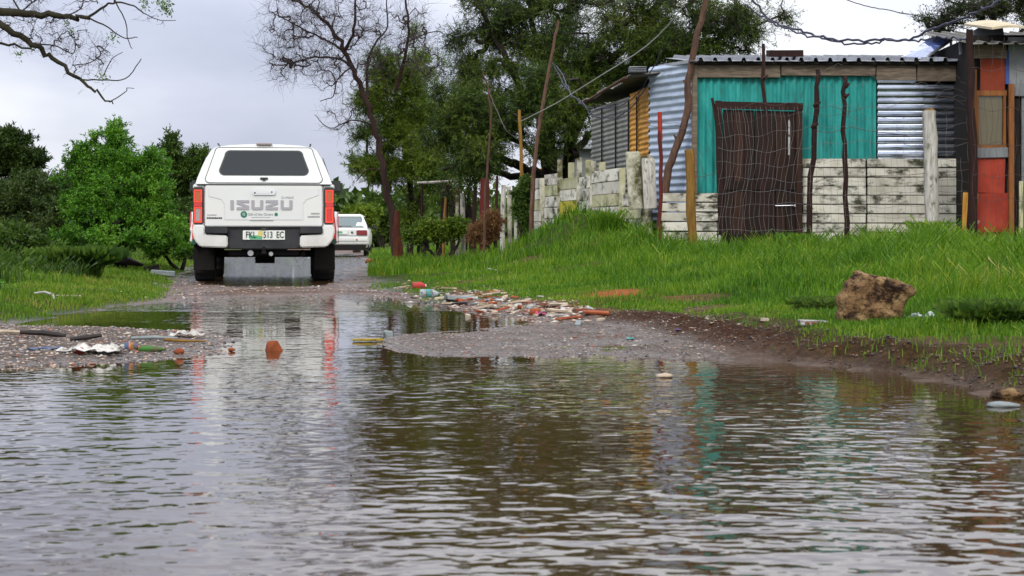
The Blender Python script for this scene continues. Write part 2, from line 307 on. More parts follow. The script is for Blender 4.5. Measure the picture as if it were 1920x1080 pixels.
# ---------------------------------------------------------------- terrain function
def vnoise(x, y, s, seed=0):
    x = np.asarray(x)*s; y = np.asarray(y)*s
    xi = np.floor(x).astype(np.int64); yi = np.floor(y).astype(np.int64); fx = x-xi; fy = y-yi
    fx = fx*fx*(3-2*fx); fy = fy*fy*(3-2*fy)
    def h(a, b):
        n = (a*374761393+b*668265263+seed*1442695041) & 0x7fffffff
        n = ((n ^ (n >> 13))*1274126177) & 0x7fffffff
        n = (n ^ (n >> 16)) & 0x7fffffff
        return n/0x7fffffff
    return (h(xi, yi)*(1-fx)+h(xi+1, yi)*fx)*(1-fy)+(h(xi, yi+1)*(1-fx)+h(xi+1, yi+1)*fx)*fy
def fbm(x, y, s, o=4, seed=0):
    r_ = 0; a = .5
    for i in range(o): r_ = r_+a*vnoise(x, y, s*2**i, seed+i*17); a *= .5
    return r_
def sdist(x, y, poly):
    x = np.asarray(x, float); y = np.asarray(y, float); best = np.full(x.shape, 1e9); inside = np.zeros(x.shape, bool); n = len(poly)
    for i in range(n):
        x0, y0 = poly[i]; x1, y1 = poly[(i+1) % n]; dx, dy = x1-x0, y1-y0
        t = np.clip(((x-x0)*dx+(y-y0)*dy)/(dx*dx+dy*dy+1e-12), 0, 1)
        best = np.minimum(best, (x-x0-t*dx)**2+(y-y0-t*dy)**2)
        c = ((y0 > y) != (y1 > y)) & (x < (x1-x0)*(y-y0)/(y1-y0+1e-12)+x0); inside ^= c
    dd = np.sqrt(best); return np.where(inside, -dd, dd)
PUD1 = [(-9, -8), (-8, 3)]+[W0(*p) for p in [(-900, 700), (-200, 694), (0, 690), (150, 684), (300, 673), (400, 664), (432, 652), (425, 634), (400, 624), (300, 619), (200, 613), (120, 613), (40, 610), (40, 603), (100, 592), (160, 584), (230, 574), (320, 566), (420, 558), (520, 556), (640, 552), (700, 556), (760, 564), (850, 579), (930, 592), (1000, 600), (1008, 605), (900, 617), (800, 623), (735, 629), (715, 645), (735, 662), (800, 668), (1000, 670), (1300, 671), (1450, 680), (1600, 693), (1800, 720), (1920, 758), (2300, 880), (2700, 1100)]]+[(2.9, 1), (3, -8)]
PUD2 = [W0(*p) for p in [(330, 518), (400, 536), (520, 540), (625, 533), (648, 508), (690, 490), (668, 480), (600, 474), (500, 474), (420, 480), (362, 498)]]
ROAD = [(-14, -9), (-13, 4)]+[W0(*p) for p in [(-900, 640), (-300, 616), (0, 610), (50, 602), (100, 591), (230, 572), (290, 560), (280, 540), (300, 522), (330, 510), (355, 498), (400, 486), (440, 478), (520, 469), (620, 464.5), (690, 465), (695, 478), (700, 490), (690, 508), (692, 524), (730, 545), (850, 570), (930, 585), (1010, 596), (1090, 603), (1180, 612), (1290, 634), (1350, 655), (1450, 674), (1600, 690), (1800, 717), (1920, 755), (2300, 878), (2700, 1098)]]+[(3.0, 1), (3.1, -9)]
def terrain(x, y):
    x = np.asarray(x, float); y = np.asarray(y, float)
    # break the shorelines up a little
    jx = (fbm(x, y, 2.2, 3, 5)-.45)*.22*np.clip(y/9, .4, 2); jy = (fbm(x, y, 1.3, 3, 9)-.45)*.35*np.clip(y/9, .4, 2)
    wd = np.minimum(sdist(x+jx, y+jy, PUD1), sdist(x+jx, y+jy, PUD2)); rd = sdist(x+jx, y+jy, ROAD)
    z = np.where(wd < 0, -np.minimum(.16, -wd*.10), np.minimum(.028, wd*.07))
    z = np.where((wd > 0) & (y > 14.5), np.minimum(.012, wd*.03)+(fbm(x, y*.6, 1.1, 3, 91)-.47)*.075*np.clip(wd/.3, 0, 1), z)
    z = np.where((wd > 0) & (y < 13.5) & (x > -.75), np.minimum(.016, wd*.05)+(fbm(x, y*.7, 2.6, 3, 92)-.46)*.055*np.clip(wd/.15, 0, 1), z)
    rdp = np.maximum(rd, 0); right = (x > -2.3-np.maximum(y-28, 0)*.10)
    prof_r = np.interp(rdp, [0, .10, .35, .8, 1.6, 3.0, 6, 12, 60], [0, .045, .085, .11, .145, .24, .42, .5, .6])
    prof_r2 = np.interp(rdp, [0, .4, 1.6, 3.0, 6, 12, 60], [0, .03, .12, .24, .42, .5, .6])
    t = np.clip((y-10)/3, 0, 1); prof_r = prof_r*(1-t)+prof_r2*t
    prof_l = np.interp(rdp, [0, .2, 1.5, 3, 6, 12, 60], [0, .04, .14, .25, .38, .5, .6])
    z = z+np.where(right, prof_r, prof_l)
    z = z+.70*np.exp(-((x-1.25)/1.15)**2-((y-27.5)/3.3)**2)*(rdp > 0)*np.clip(rdp/2, 0, 1)
    z = z+np.clip((y-80)/400, 0, 1)*1.2
    am = np.clip(rdp/.5, .12, 1)*np.where(wd < 0, .3, 1)
    lip = np.exp(-((rdp-.18)/.22)**2)*(y < 13)*(x > .3)
    z = z+(fbm(x, y, 1.1, 4, 3)-.47)*.07*am*(1+0*lip)+(fbm(x, y, 6, 3, 8)-.45)*(.012+.10*lip)+(fbm(x, y, 17, 2, 18)-.4)*.035*lip*np.where(wd < -.1, .2, 1)
    return z, wd, rd
def gz(x, y): return float(terrain(np.array([x]), np.array([y]))[0][0])
def visible_ground(px, py):                       # point of the ground seen at a pixel
    ds = np.concatenate([np.arange(3, 30, .03), np.arange(30, 120, .25)]); xs = (px-960)/F*ds; zs = EYE+(HZ-py)/F*ds
    g = terrain(xs, ds)[0]; g = np.maximum(g, 0)
    k = np.where(g >= zs)[0]; i = k[0] if len(k) else len(ds)-1
    return Vector((xs[i], ds[i], g[i]))
# ground sheet: a fan grid reaching to the horizon
def fan(ds, us): D, U = np.meshgrid(ds, us, indexing='ij'); return U*(D+10), D
ds = np.concatenate([np.linspace(-8, 3, 20)[:-1], 3+np.cumsum(.022*1.0064**np.arange(620))])
ds = ds[ds < 120]; ds = np.concatenate([ds, np.geomspace(ds[-1]*1.02, 2200, 46)])
us = np.concatenate([np.linspace(-1.6, -.27, 40)[:-1], np.linspace(-.27, .27, 460), np.linspace(.27, 1.6, 40)[1:]])
GX, GY = fan(ds, us); gzv, gwd, grd = terrain(GX.ravel(), GY.ravel())
nr, nc = GX.shape
ii = (np.arange(nr-1)[:, None]*nc+np.arange(nc-1)[None, :]).ravel(); Q = np.stack([ii, ii+1, ii+nc+1, ii+nc], 1)
Vg = np.stack([GX.ravel(), GY.ravel(), gzv], 1)
def grassmask(x, y, rd):
    n = fbm(x, y, .9, 4, 21); rightnear = (x > .2) & (y < 14)
    start = np.where(rightnear, .62+np.clip((y-8)/5, -.2, 1)*.22, .32)
    start = np.where(rightnear, np.interp(y, [6, 8.2, 9.4, 11, 13], [-.34, -.16, .28, .42, .35]), start); start = np.where((x < -.6), -.2, start)
    g = np.where(x < -.6, np.clip((rd-start-(n-.45)*.6)/.15, 0, 1), np.clip((rd-start-(n-.45)*np.where(rightnear, .7, 1.4))/.30, 0, 1))
    hole = np.clip((fbm(x, y, .75, 3, 101)-.585)/.03, 0, 1)*(rd < 3.6)*(x > -.6)
    return g*(1-hole*.85)
gm = grassmask(Vg[:, 0], Vg[:, 1], grd)
red = np.exp(-((Vg[:, 0]-X(1165, 14.2))/.42)**2-((Vg[:, 1]-14.6)/1.1)**2)
bare = np.clip(red*1.4, 0, 1); gm = gm*(1-np.clip(red*1.2, 0, 1))
t = NT('ground_soil')
at = lambda n: (lambda a: a.outputs['Fac'])(t.n('ShaderNodeAttribute', attribute_name=n))
n1 = t.noise(5, 8, .65); n2 = t.noise(30, 6, .7); n3 = t.noise(.9, 5, .6)
soil = t.ramp(n1, [(.25, (.045, .024, .013)), (.5, (.115, .062, .035)), (.75, (.21, .125, .075))])
mud = t.ramp(n2, [(.3, (.016, .007, .003)), (.52, (.055, .024, .010)), (.75, (.135, .064, .026))])
grav = t.ramp(n2, [(.3, (.045, .034, .026)), (.5, (.13, .10, .080)), (.7, (.27, .225, .185))])
gr = t.ramp(n1, [(.25, (.018, .030, .005)), (.5, (.040, .062, .008)), (.75, (.085, .075, .020))])
rs = t.ramp(n2, [(.3, (.20, .055, .015)), (.7, (.42, .14, .04))])
c = t.mix(at('gravel'), soil, grav); c = t.mix(at('mud'), c, mud); c = t.mix(at('red'), c, rs); c = t.mix(at('grass'), c, gr)
t.setb('Base Color', c)
wet = at('wet'); t.setb('Roughness', t.math('SUBTRACT', .92, t.math('MULTIPLY', wet, t.ramp(n2, [(.35, .80), (.6, .45)])), True))
t.setb('Specular IOR Level', t.math('ADD', t.math('MULTIPLY', wet, .35), .1)); t.bump(t.noise(45, 6, .75), 1.0, .03); M['ground'] = t.m
mudm = np.clip(1-np.abs(grd-.22)/.30, 0, 1)*(Vg[:, 1] < 14)*(Vg[:, 0] > .6)*1.3
ground = link('ground', npmesh('ground', Vg, Q, M['ground'], True, dict(grass=gm, wet=np.clip(1-(gzv-.005)/.03, 0, 1)*(grd < .4)*(1-.75*np.clip((GX.ravel()-.7)/.35, 0, 1)), gravel=np.clip(1-(grd-.0)/.2, 0, 1)*np.clip((15-GY.ravel())/3, .25, 1)*(.55+.45*(GX.ravel() < 1.0)), mud=np.clip(mudm, 0, 1), red=bare)))
tag(ground, 'muddy wet road and grassy verges', kind='structure')
# ---------------------------------------------------------------- water
t = NT('puddle_water'); t.setb('Base Color', t.ramp(t.noise(.5, 3), [(.3, (.034, .019, .006)), (.7, (.056, .034, .013))])); t.setb('IOR', 1.55); t.setb('Specular IOR Level', .5)
t.setb('Roughness', .015)
calm = t.n('ShaderNodeAttribute', attribute_name='ripple').outputs['Fac']
wa = t.noise(13.0, 1, .4, (.95, 1.0, 1)); wb = t.noise(29, 1, .5, (.9, 1.0, 1)); wc = t.noise(4.2, 1, .5, (.7, 1.1, 1))
hh = t.math('ADD', t.math('ADD', t.math('MULTIPLY', wa, 1.0), t.math('MULTIPLY', wb, .12)), t.math('MULTIPLY', wc, .9))
b_ = t.bump(t.math('MULTIPLY', hh, calm), 1.0, .0080); M['water'] = t.m
wds = np.concatenate([np.linspace(-8, 3, 12)[:-1], np.geomspace(3, 70, 160)]); wus = np.linspace(-.7, .7, 160)
WX, WY = fan(wds, wus); wx, wy = WX.ravel(), WY.ravel()
wdd = np.minimum(sdist(wx, wy, PUD1), sdist(wx, wy, PUD2))
rip = np.clip(.12+(-wdd)*.9, .12, 1)*np.clip(.05+2.1*(fbm(wx, wy, .8, 4, 44)-.08), .12, 1.5); rip = np.where(wy > 9, rip*.75, rip); rip = np.where((wy > 7.0) & (wx > -.6), rip*np.clip(.25+(9.0-wy)*.45, .25, 1), rip); rip = rip*np.clip(1-(-.2-wx)*.5, .62, 1); rip = np.where(wy > 14, np.where(wy > 18, 3.0, 1.2), rip); rip = np.where((wy < 13.5) & (wy > 10.2) & (wx > -.9), .16, rip)
nr2, nc2 = WX.shape; ii = (np.arange(nr2-1)[:, None]*nc2+np.arange(nc2-1)[None, :]).ravel()
Vw = np.stack([wx, wy, np.zeros_like(wx)], 1)
tag(link('puddle_water', npmesh('puddle_water', Vw, np.stack([ii, ii+1, ii+nc2+1, ii+nc2], 1), M['water'], True, dict(ripple=rip))), 'brown rippled flood water lying over the dirt road', kind='structure')

# ---------------------------------------------------------------- scatter: grass, pebbles
def blades(name, x, y, z, h, wdt, mat, lean=.45, seg=2, spread=None):
    n = len(x); a = rng.uniform(0, 2*np.pi, n); la = rng.uniform(0, 2*np.pi, n); ln = rng.uniform(.1, 1, n)*lean*h
    wx_, wy_ = np.cos(a)*wdt/2, np.sin(a)*wdt/2; ox, oy = np.cos(la)*ln, np.sin(la)*ln
    b0 = np.stack([x-wx_, y-wy_, z-.015], 1); b1 = np.stack([x+wx_, y+wy_, z-.015], 1)
    m0 = np.stack([x-wx_*.8+ox*.35, y-wy_*.8+oy*.35, z+h*.6], 1); m1 = np.stack([x+wx_*.8+ox*.35, y+wy_*.8+oy*.35, z+h*.6], 1)
    tp = np.stack([x+ox, y+oy, z+h*(1-.25*ln/np.maximum(h, 1e-6)*lean)], 1); t2 = np.stack([x+ox*1.01+wx_*.1, y+oy*1.01+wy_*.1, z+h*.97], 1)
    V = np.stack([b0, b1, m1, m0, t2, tp], 1).reshape(-1, 3); i0 = np.arange(n)*6
    Fq = np.concatenate([np.stack([i0, i0+1, i0+2, i0+3], 1), np.stack([i0+3, i0+2, i0+4, i0+5], 1)])
    return npmesh(name, V, Fq, mat)
def scatter_xy(n, dmin, dmax, umin, umax, power=1.0):
    q = rng.random(n); d = dmin*(dmax/dmin)**q if power == 1 else dmin+(dmax-dmin)*q**power
    u = rng.uniform(umin, umax, n); return u*d, d
def grow_grass(name, label, n, dr, ur, hfun, mat, wd=.005, lean=.5):
    x, y = scatter_xy(n, *dr, *ur)
    nt_ = n//30; ti = rng.integers(0, nt_, n); cx, cy = x[:nt_][ti], y[:nt_][ti]; th = rng.uniform(.35, 1.5, nt_)[ti]; rr_ = rng.normal(0, .050, (2, n))*(.7+cy/22)
    loose = rng.random(n) < .15; x = np.where(loose, x, cx+rr_[0]); y = np.where(loose, y, cy+rr_[1]*1.3); th = np.where(loose, .8, th)
    z, wdd_, rd_ = terrain(x, y); g = grassmask(x, y, rd_); rr = np.exp(-((x-X(1165, 14.2))/.42)**2-((y-14.6)/1.1)**2)
    h = hfun(x, y, rd_)*rng.uniform(.55, 1.15, n)*th
    k = (g*(1-rr) > rng.random(n)) & (h > .012) & (z > np.where(x < -.6, .003, .015))
    x, y, z, h = x[k], y[k], z[k], h[k]
    return tag(link(name, blades(name, x, y, z, h, wd*(.6+y/16), mat, lean)), label, 'grass', kind='stuff')
def h_right(x, y, rd):
    s = np.interp(rd, [0, .7, 1.4, 2.2, 3.2, 6], [.02, .035, .07, .15, .24, .28]); far = np.clip((y-14)/12, 0, 1)
    cl = fbm(x, y, 1.5, 3, 31); s = s+np.clip((y-21.3)/2.2, 0, 1)*(.05-.10*(x > 3.0))*(fbm(x, y, 1.2, 2, 55) > .35); s = s*np.where((x > X(1250, y)) & (y > 12), .74, 1); return np.clip(s*(.35+1.5*np.clip(cl-.2, 0, 1)*1.3), .015, .50)*(1-.10*far)
grow_grass('tall_grass', 'tall bright green grass covering the bank in front of the shacks', 300000, (6.0, 25.2), (-.09, .36), lambda x, y, r_: np.where((x > X(690, y)) & (r_ > .5), h_right(x, y, r_), 0), M['grass'], .0045, .6)
grow_grass('short_turf', 'short trodden turf along the puddle edge on the right bank', 150000, (4.6, 22), (-.09, .36), lambda x, y, r_: np.where((r_ < 2.6) & (x > X(680, y)), .028+.02*(y < 8.5), 0), M['sgrass'], .0045, .8)
grow_grass('far_grass', 'bright grass on the rise by the fences and bare tree', 60000, (25.2, 75), (-.1, .3), lambda x, y, r_: np.where(x > X(690, y), .13+.16*np.clip(fbm(x, y, .7, 3, 5)-.25, 0, 1), 0), M['grass'], .006, .6)
def h_left(x, y, rd): return np.clip(.035+.20*np.clip(fbm(x, y, .8, 3, 61)-.40, 0, 1)*np.interp(rd, [0, 1.2, 3], [.3, .8, 1.6])*1.4, .025, .4)
grow_grass('left_turf', 'short olive turf and tufts on the left verge', 210000, (9.5, 60), (-.42, -.08), lambda x, y, r_: np.where(x < X(470, y), h_left(x, y, r_), 0), M['sgrass'], .0055, .7)
grow_grass('left_tall_grass', 'darker long grass patches on the left verge below the bushes', 80000, (11, 40), (-.40, -.17), lambda x, y, r_: np.where((fbm(x, y, .5, 3, 71) > .50) & (x < X(400, y)) & (r_ > .8), .16+.1*np.clip(r_/4, 0, 1), 0), M['dgrass'], .0055, .8)

ICO = None
def ico(sub=1):
    bm = bmesh.new(); bmesh.ops.create_icosphere(bm, subdivisions=sub, radius=1)
    V = np.array([v.co[:] for v in bm.verts]); Fc = np.array([[v.index for v in f.verts] for f in bm.faces]); bm.free(); return V, Fc
OV = np.array([[1, 0, 0], [.3, .9, 0], [-.7, .7, .1], [-1, -.1, 0], [-.4, -.9, 0], [.6, -.8, .1], [.15, .1, .8], [-.1, 0, -.8]], float)
OF = np.array([[0, 1, 6], [1, 2, 6], [2, 3, 6], [3, 4, 6], [4, 5, 6], [5, 0, 6], [1, 0, 7], [2, 1, 7], [3, 2, 7], [4, 3, 7], [5, 4, 7], [0, 5, 7]])
def pebbles(name, x, y, z, r_, mat, flat=.6, elong=1.0):
    n = len(x); a = rng.uniform(0, 2*np.pi, n); V = OV[None]*rng.uniform(.7, 1.25, (n, 8, 1))
    V = V*np.stack([r_*rng.uniform(1, 1.2*elong+.2, n), r_, r_*flat*rng.uniform(.6, 1.2, n)], 1)[:, None]
    ca, sa = np.cos(a)[:, None], np.sin(a)[:, None]; vx = V[..., 0]*ca-V[..., 1]*sa; vy = V[..., 0]*sa+V[..., 1]*ca
    V = np.stack([vx+x[:, None], vy+y[:, None], V[..., 2]+z[:, None]+r_[:, None]*flat*.25], -1).reshape(-1, 3)
    Fq = (OF[None]+(np.arange(n)*8)[:, None, None]).reshape(-1, 3); return npmesh(name, V, Fq, mat)
def scat_pix(n, x0, x1, y0, y1):                 # over a stretch of road, evenly as seen from the road
    px = rng.uniform(x0, x1, n); py = rng.uniform(y0, y1, n); d = EYE*F/(py-HZ); return (px-960)/F*d, d
def peb_zone(name, label, zones, mat=M['pebble'], rmul=1, elong=1.0, cond=None):
    xs, ys, rs_ = [], [], []
    for (n, x0, x1, y0, y1, r0, r1) in zones:
        x, y = scat_pix(n, x0, x1, y0, y1); xs.append(x); ys.append(y); rs_.append(r0+(r1-r0)*rng.random(n)**3)
    x, y, r_ = map(np.concatenate, (xs, ys, rs_)); z, wdd_, rd_ = terrain(x, y); k = (z > -.012) & (rd_ < .9)
    if cond is not None: k &= cond(x, y, z, wdd_, rd_)
    return tag(link(name, pebbles(name, x[k], y[k], z[k], r_[k]*rmul, mat, elong=elong)), label, 'gravel', kind='stuff')
peb_zone('gravel', 'wet gravel and pebbles of the washed out road', [(9500, -300, 440, 608, 700, .003, .013), (9000, 700, 1360, 596, 676, .002, .008), (2200, 230, 720, 520, 562, .005, .02), (1500, 640, 1010, 540, 605, .005, .022), (400, 280, 720, 470, 530, .008, .03)])
peb_zone('rubble_chips', 'small chips of brick, glass and plastic in the rubble along the puddle', [(2600, 740, 1110, 530, 606, .007, .026), (500, 1050, 1400, 585, 660, .004, .012), (500, -100, 420, 610, 685, .004, .014), (300, 200, 380, 520, 565, .006, .02)], M['litterbits'], elong=2.2, cond=lambda x, y, z, wd_, rd_: (z > .0) & ((wd_ < .9) | (rd_ < .5)))
# clods of mud on the washed-out lip
x, y = scat_pix(30000, 1120, 2000, 598, 775); z, wdd_, rd_ = terrain(x, y); k = (rd_ > .0) & (rd_ < .45) & (y < 13); x, y, z = x[k], y[k], z[k]
M['clod'] = (lambda t: (t.setb('Base Color', t.ramp(t.island(), [(0, (.014, .008, .005)), (.5, (.040, .020, .010)), (.8, (.09, .045, .02)), (1, (.17, .085, .03))])), t.setb('Roughness', .5), t.bump(t.noise(70), .6, .004), t.m)[-1])(NT('mud_clod'))
tag(link('mud_clods', pebbles('mud_clods', x, y, z, .0015+.008*rng.random(len(x))**4, M['clod'], .9)), 'crumbled brown mud clods on the eroded bank lip', 'mud', kind='stuff')

# ---------------------------------------------------------------- trees
def tubes(A, B, ra, rb, k):
    A, B = np.asarray(A, float), np.asarray(B, float); T = B-A; L = np.linalg.norm(T, axis=1, keepdims=True)+1e-9; T = T/L
    ref = np.where(np.abs(T[:, 2:3]) < .9, [[0, 0, 1.]], [[1., 0, 0]]); U = np.cross(T, ref); U /= np.linalg.norm(U, axis=1, keepdims=True)+1e-9; W = np.cross(T, U)
    an = np.arange(k)*2*np.pi/k; c, s = np.cos(an), np.sin(an)
    ring = U[:, None]*c[None, :, None]+W[:, None]*s[None, :, None]
    V = np.concatenate([A[:, None]+ring*np.asarray(ra)[:, None, None], B[:, None]+ring*np.asarray(rb)[:, None, None]], 1)
    n = len(A); j = np.arange(k); f = np.stack([j, (j+1) % k, k+(j+1) % k, k+j], 1)
    return V.reshape(-1, 3), (f[None]+(np.arange(n)*2*k)[:, None, None]).reshape(-1, 4)
def join(parts):
    Vs, Fs, b = [], [], 0
    for V, Fq in parts: Vs.append(V); Fs.append(Fq+b); b += len(V)
    return np.concatenate(Vs), np.concatenate(Fs)
def leaves(name, C, dirs, L, W, mat):
    n = len(C); D = dirs/(np.linalg.norm(dirs, axis=1, keepdims=True)+1e-9); rv = rng.normal(size=(n, 3)); Sx = np.cross(D, rv); Sx /= np.linalg.norm(Sx, axis=1, keepdims=True)+1e-9
    L = np.asarray(L).reshape(-1, 1)*np.ones((n, 1)); W = np.asarray(W).reshape(-1, 1)*np.ones((n, 1))
    V = np.stack([C, C+D*L*.45+Sx*W/2, C+D*L, C+D*L*.45-Sx*W/2], 1).reshape(-1, 3)
    return npmesh(name, V, (np.arange(n)*4)[:, None]+np.arange(4)[None], mat)
def smoothpath(pts, n=5, wob=0):
    pts = [np.array(p, float) for p in pts]; out = []
    for i in range(len(pts)-1):
        p0 = pts[max(i-1, 0)]; p1 = pts[i]; p2 = pts[i+1]; p3 = pts[min(i+2, len(pts)-1)]
        for k in range(n):
            t_ = k/n; q = .5*((2*p1)+(-p0+p2)*t_+(2*p0-5*p1+4*p2-p3)*t_*t_+(-p0+3*p1-3*p2+p3)*t_**3)
            out.append(q+(rng.normal(0, wob, 3) if wob and (i or k) else 0))
    out.append(pts[-1]); return out
def tree(name, label, cat, base, limbs, clumps, ntarget, leafmat_, leafn=40, leafL=.07, leafW=.02, twigmat=None, barkmat=None, twn=4, twl=.3, tip=.004, spread=.16, group=None, shell=.0, up=.2, curl=.1, droop=False, sub=13):
    """limbs: list of (points, r0, r1); clumps: list of (centre, radii, weight)."""
    barkmat = barkmat or M['bark']; twigmat = twigmat or M['twig']; base = Vector(base)
    root = thing(name, label, cat, base, 0, group); bo = np.array(base[:])
    nodes = []; 
    mb = MB()
    for pts, r0, r1 in limbs:
        sp = smoothpath([np.array(p)-bo for p in pts], 5, min(r0*.25, .03)); n = len(sp)
        mb.tube(sp, [r0+(r1-r0)*(i/(n-1))**.8 for i in range(n)], 9 if r0 > .03 else 6); nodes += sp[n//4:]
    mb.obj('trunk', barkmat, root, smooth=True)
    wts = np.array([c[2] for c in clumps], float); wts /= wts.sum(); tg = []
    for (c, rr, w_), k in zip(clumps, rng.multinomial(ntarget, wts)):
        v = rng.normal(size=(k, 3)); v /= np.linalg.norm(v, axis=1, keepdims=True)
        q = (shell+(1-shell)*rng.random((k, 1))**.45); pos = v*q*np.array(rr)*(1+.15*rng.normal(size=(k, 1)))
        if sub: ns = max(3, k//sub); si = rng.integers(0, ns, k); pos = pos[:ns][si]*1.05+rng.normal(size=(k, 3))*np.array(rr)*.135
        tg.append(np.array(c)-bo+pos)
    tg = np.concatenate(tg); N0 = len(nodes); cap = N0+len(tg)*3+5
    ND = np.zeros((cap, 3)); ND[:N0] = np.array(nodes); par = np.full(cap, -1); n = N0
    dist0 = np.array([np.min(np.sum((ND[:N0]-p)**2, 1)) for p in tg]); tipidx = []
    for i in np.argsort(dist0):
        p = tg[i]; dd = np.sum((ND[:n]-p)**2, 1); j = int(np.argmin(dd)); q = ND[j]; L = math.sqrt(dd[j])
        a = q+(p-q)*.36+rng.normal(0, curl*L, 3); b = q+(p-q)*.7+rng.normal(0, curl*.8*L, 3)
        for pt in (a, b, p): ND[n] = pt; par[n] = j; j = n; n += 1
        tipidx.append(n-1)
    cnt = np.ones(n)*.35
    for i in range(n-1, N0-1, -1): cnt[par[i]] += cnt[i]
    e_ = np.arange(N0, n); r_ = tip*np.sqrt(cnt); rp = np.minimum(r_[par[e_]], r_[e_]*1.35)
    parts = [tubes(ND[par[e_]], ND[e_], rp, r_[e_], 4)]
    # twiglets
    T = ND[tipidx]; m = len(T); pd = T-ND[par[tipidx]]; pd /= np.linalg.norm(pd, axis=1, keepdims=True)+1e-9
    base_t = np.repeat(T, twn, 0)-np.repeat(pd, twn, 0)*rng.uniform(0, spread, (m*twn, 1)); dr = np.repeat(pd, twn, 0)*.6+rng.normal(0, .65, (m*twn, 3)); dr[:, 2] += up; dr /= np.linalg.norm(dr, axis=1, keepdims=True)
    ln = twl*rng.uniform(.4, 1.1, (m*twn, 1)); mid = base_t+dr*ln*.5+rng.normal(0, .04*twl, (m*twn, 3)); tp = mid+dr*ln*.5+rng.normal(0, .1*twl, (m*twn, 3))
    parts += [tubes(base_t, mid, np.full(len(mid), tip*.7), np.full(len(mid), tip*.5), 3), tubes(mid, tp, np.full(len(mid), tip*.5), np.full(len(mid), tip*.3), 3)]
    V, Fq = join(parts); link('branches', npmesh('branches', V, Fq, twigmat, True), root)
    if leafmat_ and leafn:
        k = leafn; u = rng.random((m*twn, k, 1)); u = u**.7
        C = np.where(u < .5, base_t[:, None]+(mid-base_t)[:, None]*u*2, mid[:, None]+(tp-mid)[:, None]*(u-.5)*2)+rng.normal(0, .012, (m*twn, k, 3))
        D = dr[:, None]*.6+rng.normal(0, .6, (m*twn, k, 3)); C = C.reshape(-1, 3); D = D.reshape(-1, 3)
        if droop:
            D[:, 2] -= .35; wp = C+bo; pr = np.clip(.25+(wp[:, 2]-3.5)*-.28+.75+.5*(fbm(wp[:, 0]*1.0, wp[:, 2], .9, 3, 77)-.45)*4, .30, 1.0); kk = rng.random(len(C)) < pr; C = C[kk]; D = D[kk]
        link('crown', leaves('crown', C, D, leafL*rng.uniform(.6, 1.25, len(C)), leafW*rng.uniform(.7, 1.2, len(C)), leafmat_), root)
    return root
def cl(px, py, d, rx, ry, w=1, rd=None):            # clump given as seen from the road
    p = P(px, py, d); sx_, sy_ = rx/F*d, ry/F*d; return (p[:], (sx_, rd or max(sx_, sy_)*.8, sy_), w*rx*ry)

# big acacia behind the fence
gb = P(1040, 405, 36); gb.z = gz(gb.x, 36)-.1
D0 = 36
limbs = [([gb, P(1035, 330, D0), P(1025, 260, D0), P(1030, 170, D0), P(1060, 60, D0), P(1090, -60, D0)], .24, .06),
         ([P(1052, 400, D0+.2), P(1062, 330, D0+.2), P(1078, 250, D0), P(1120, 150, D0-.4), P(1200, 50, D0-1), P(1290, -60, D0-1.4)], .17, .05),
         ([P(1030, 330, D0), P(990, 318, D0-.3), P(930, 290, D0-.6), P(880, 250, D0-1), P(840, 180, D0-1)], .13, .03),
         ([P(1030, 350, D0), P(960, 330, D0+.3), P(890, 312, D0+.4), P(830, 318, D0+.2)], .10, .03),
         ([P(1070, 290, D0), P(1100, 262, D0+.3), P(1125, 235, D0+.4), P(1160, 190, D0)], .10, .03),
         ([P(1025, 250, D0), P(980, 170, D0), P(930, 80, D0-.2), P(880, -30, D0)], .12, .03),
         ([P(1200, 50, D0-1), P(1290, 80, D0-1.5), P(1380, 60, D0-1.8), P(1460, 30, D0-2)], .06, .02),
         ([P(1120, 150, D0-.4), P(1210, 130, D0-1), P(1310, 112, D0-1.5)], .05, .02),
         ([P(1030, 170, D0), P(1010, 90, D0+.4), P(990, 0, D0+.5), P(960, -80, D0+.5)], .09, .03)]
clumps = [cl(890, 130, D0, 75, 85, 1), cl(960, 230, D0-1, 95, 75, 1.2), cl(880, 280, D0-1.4, 85, 60, 1.1), cl(1010, 60, D0, 90, 90, .8), cl(1080, 200, D0-1.4, 85, 80, 1.2), cl(1150, 90, D0-1, 95, 75, 1.1),
          cl(1250, 50, D0-1.2, 85, 60, 1.0), cl(1330, 80, D0-1.8, 80, 38, 1.1), cl(1400, 45, D0-2, 75, 38, 1.2), cl(1300, 10, D0-2, 90, 55, 1.3), cl(1235, 95, D0-1.5, 60, 40, 1.1), cl(1210, 10, D0-1, 70, 50, 1.1), cl(1130, -30, D0, 140, 60, .8), cl(900, 10, D0, 110, 70, .6), cl(960, 50, D0, 80, 60, 1.0), cl(1060, 130, D0-.6, 80, 60, 1.0), cl(840, 200, D0-1.5, 55, 60, .8), cl(1460, 15, D0-2.2, 45, 35, .4), cl(1180, 140, D0-.5, 60, 40, .8)]
tree('acacia_tree', 'huge dark green spreading acacia behind the concrete fence and lean-to', 'tree', gb, limbs, clumps, 3100, M['leaf_acacia'], 22, .10, .013, twn=5, twl=.40, tip=.006, droop=True)
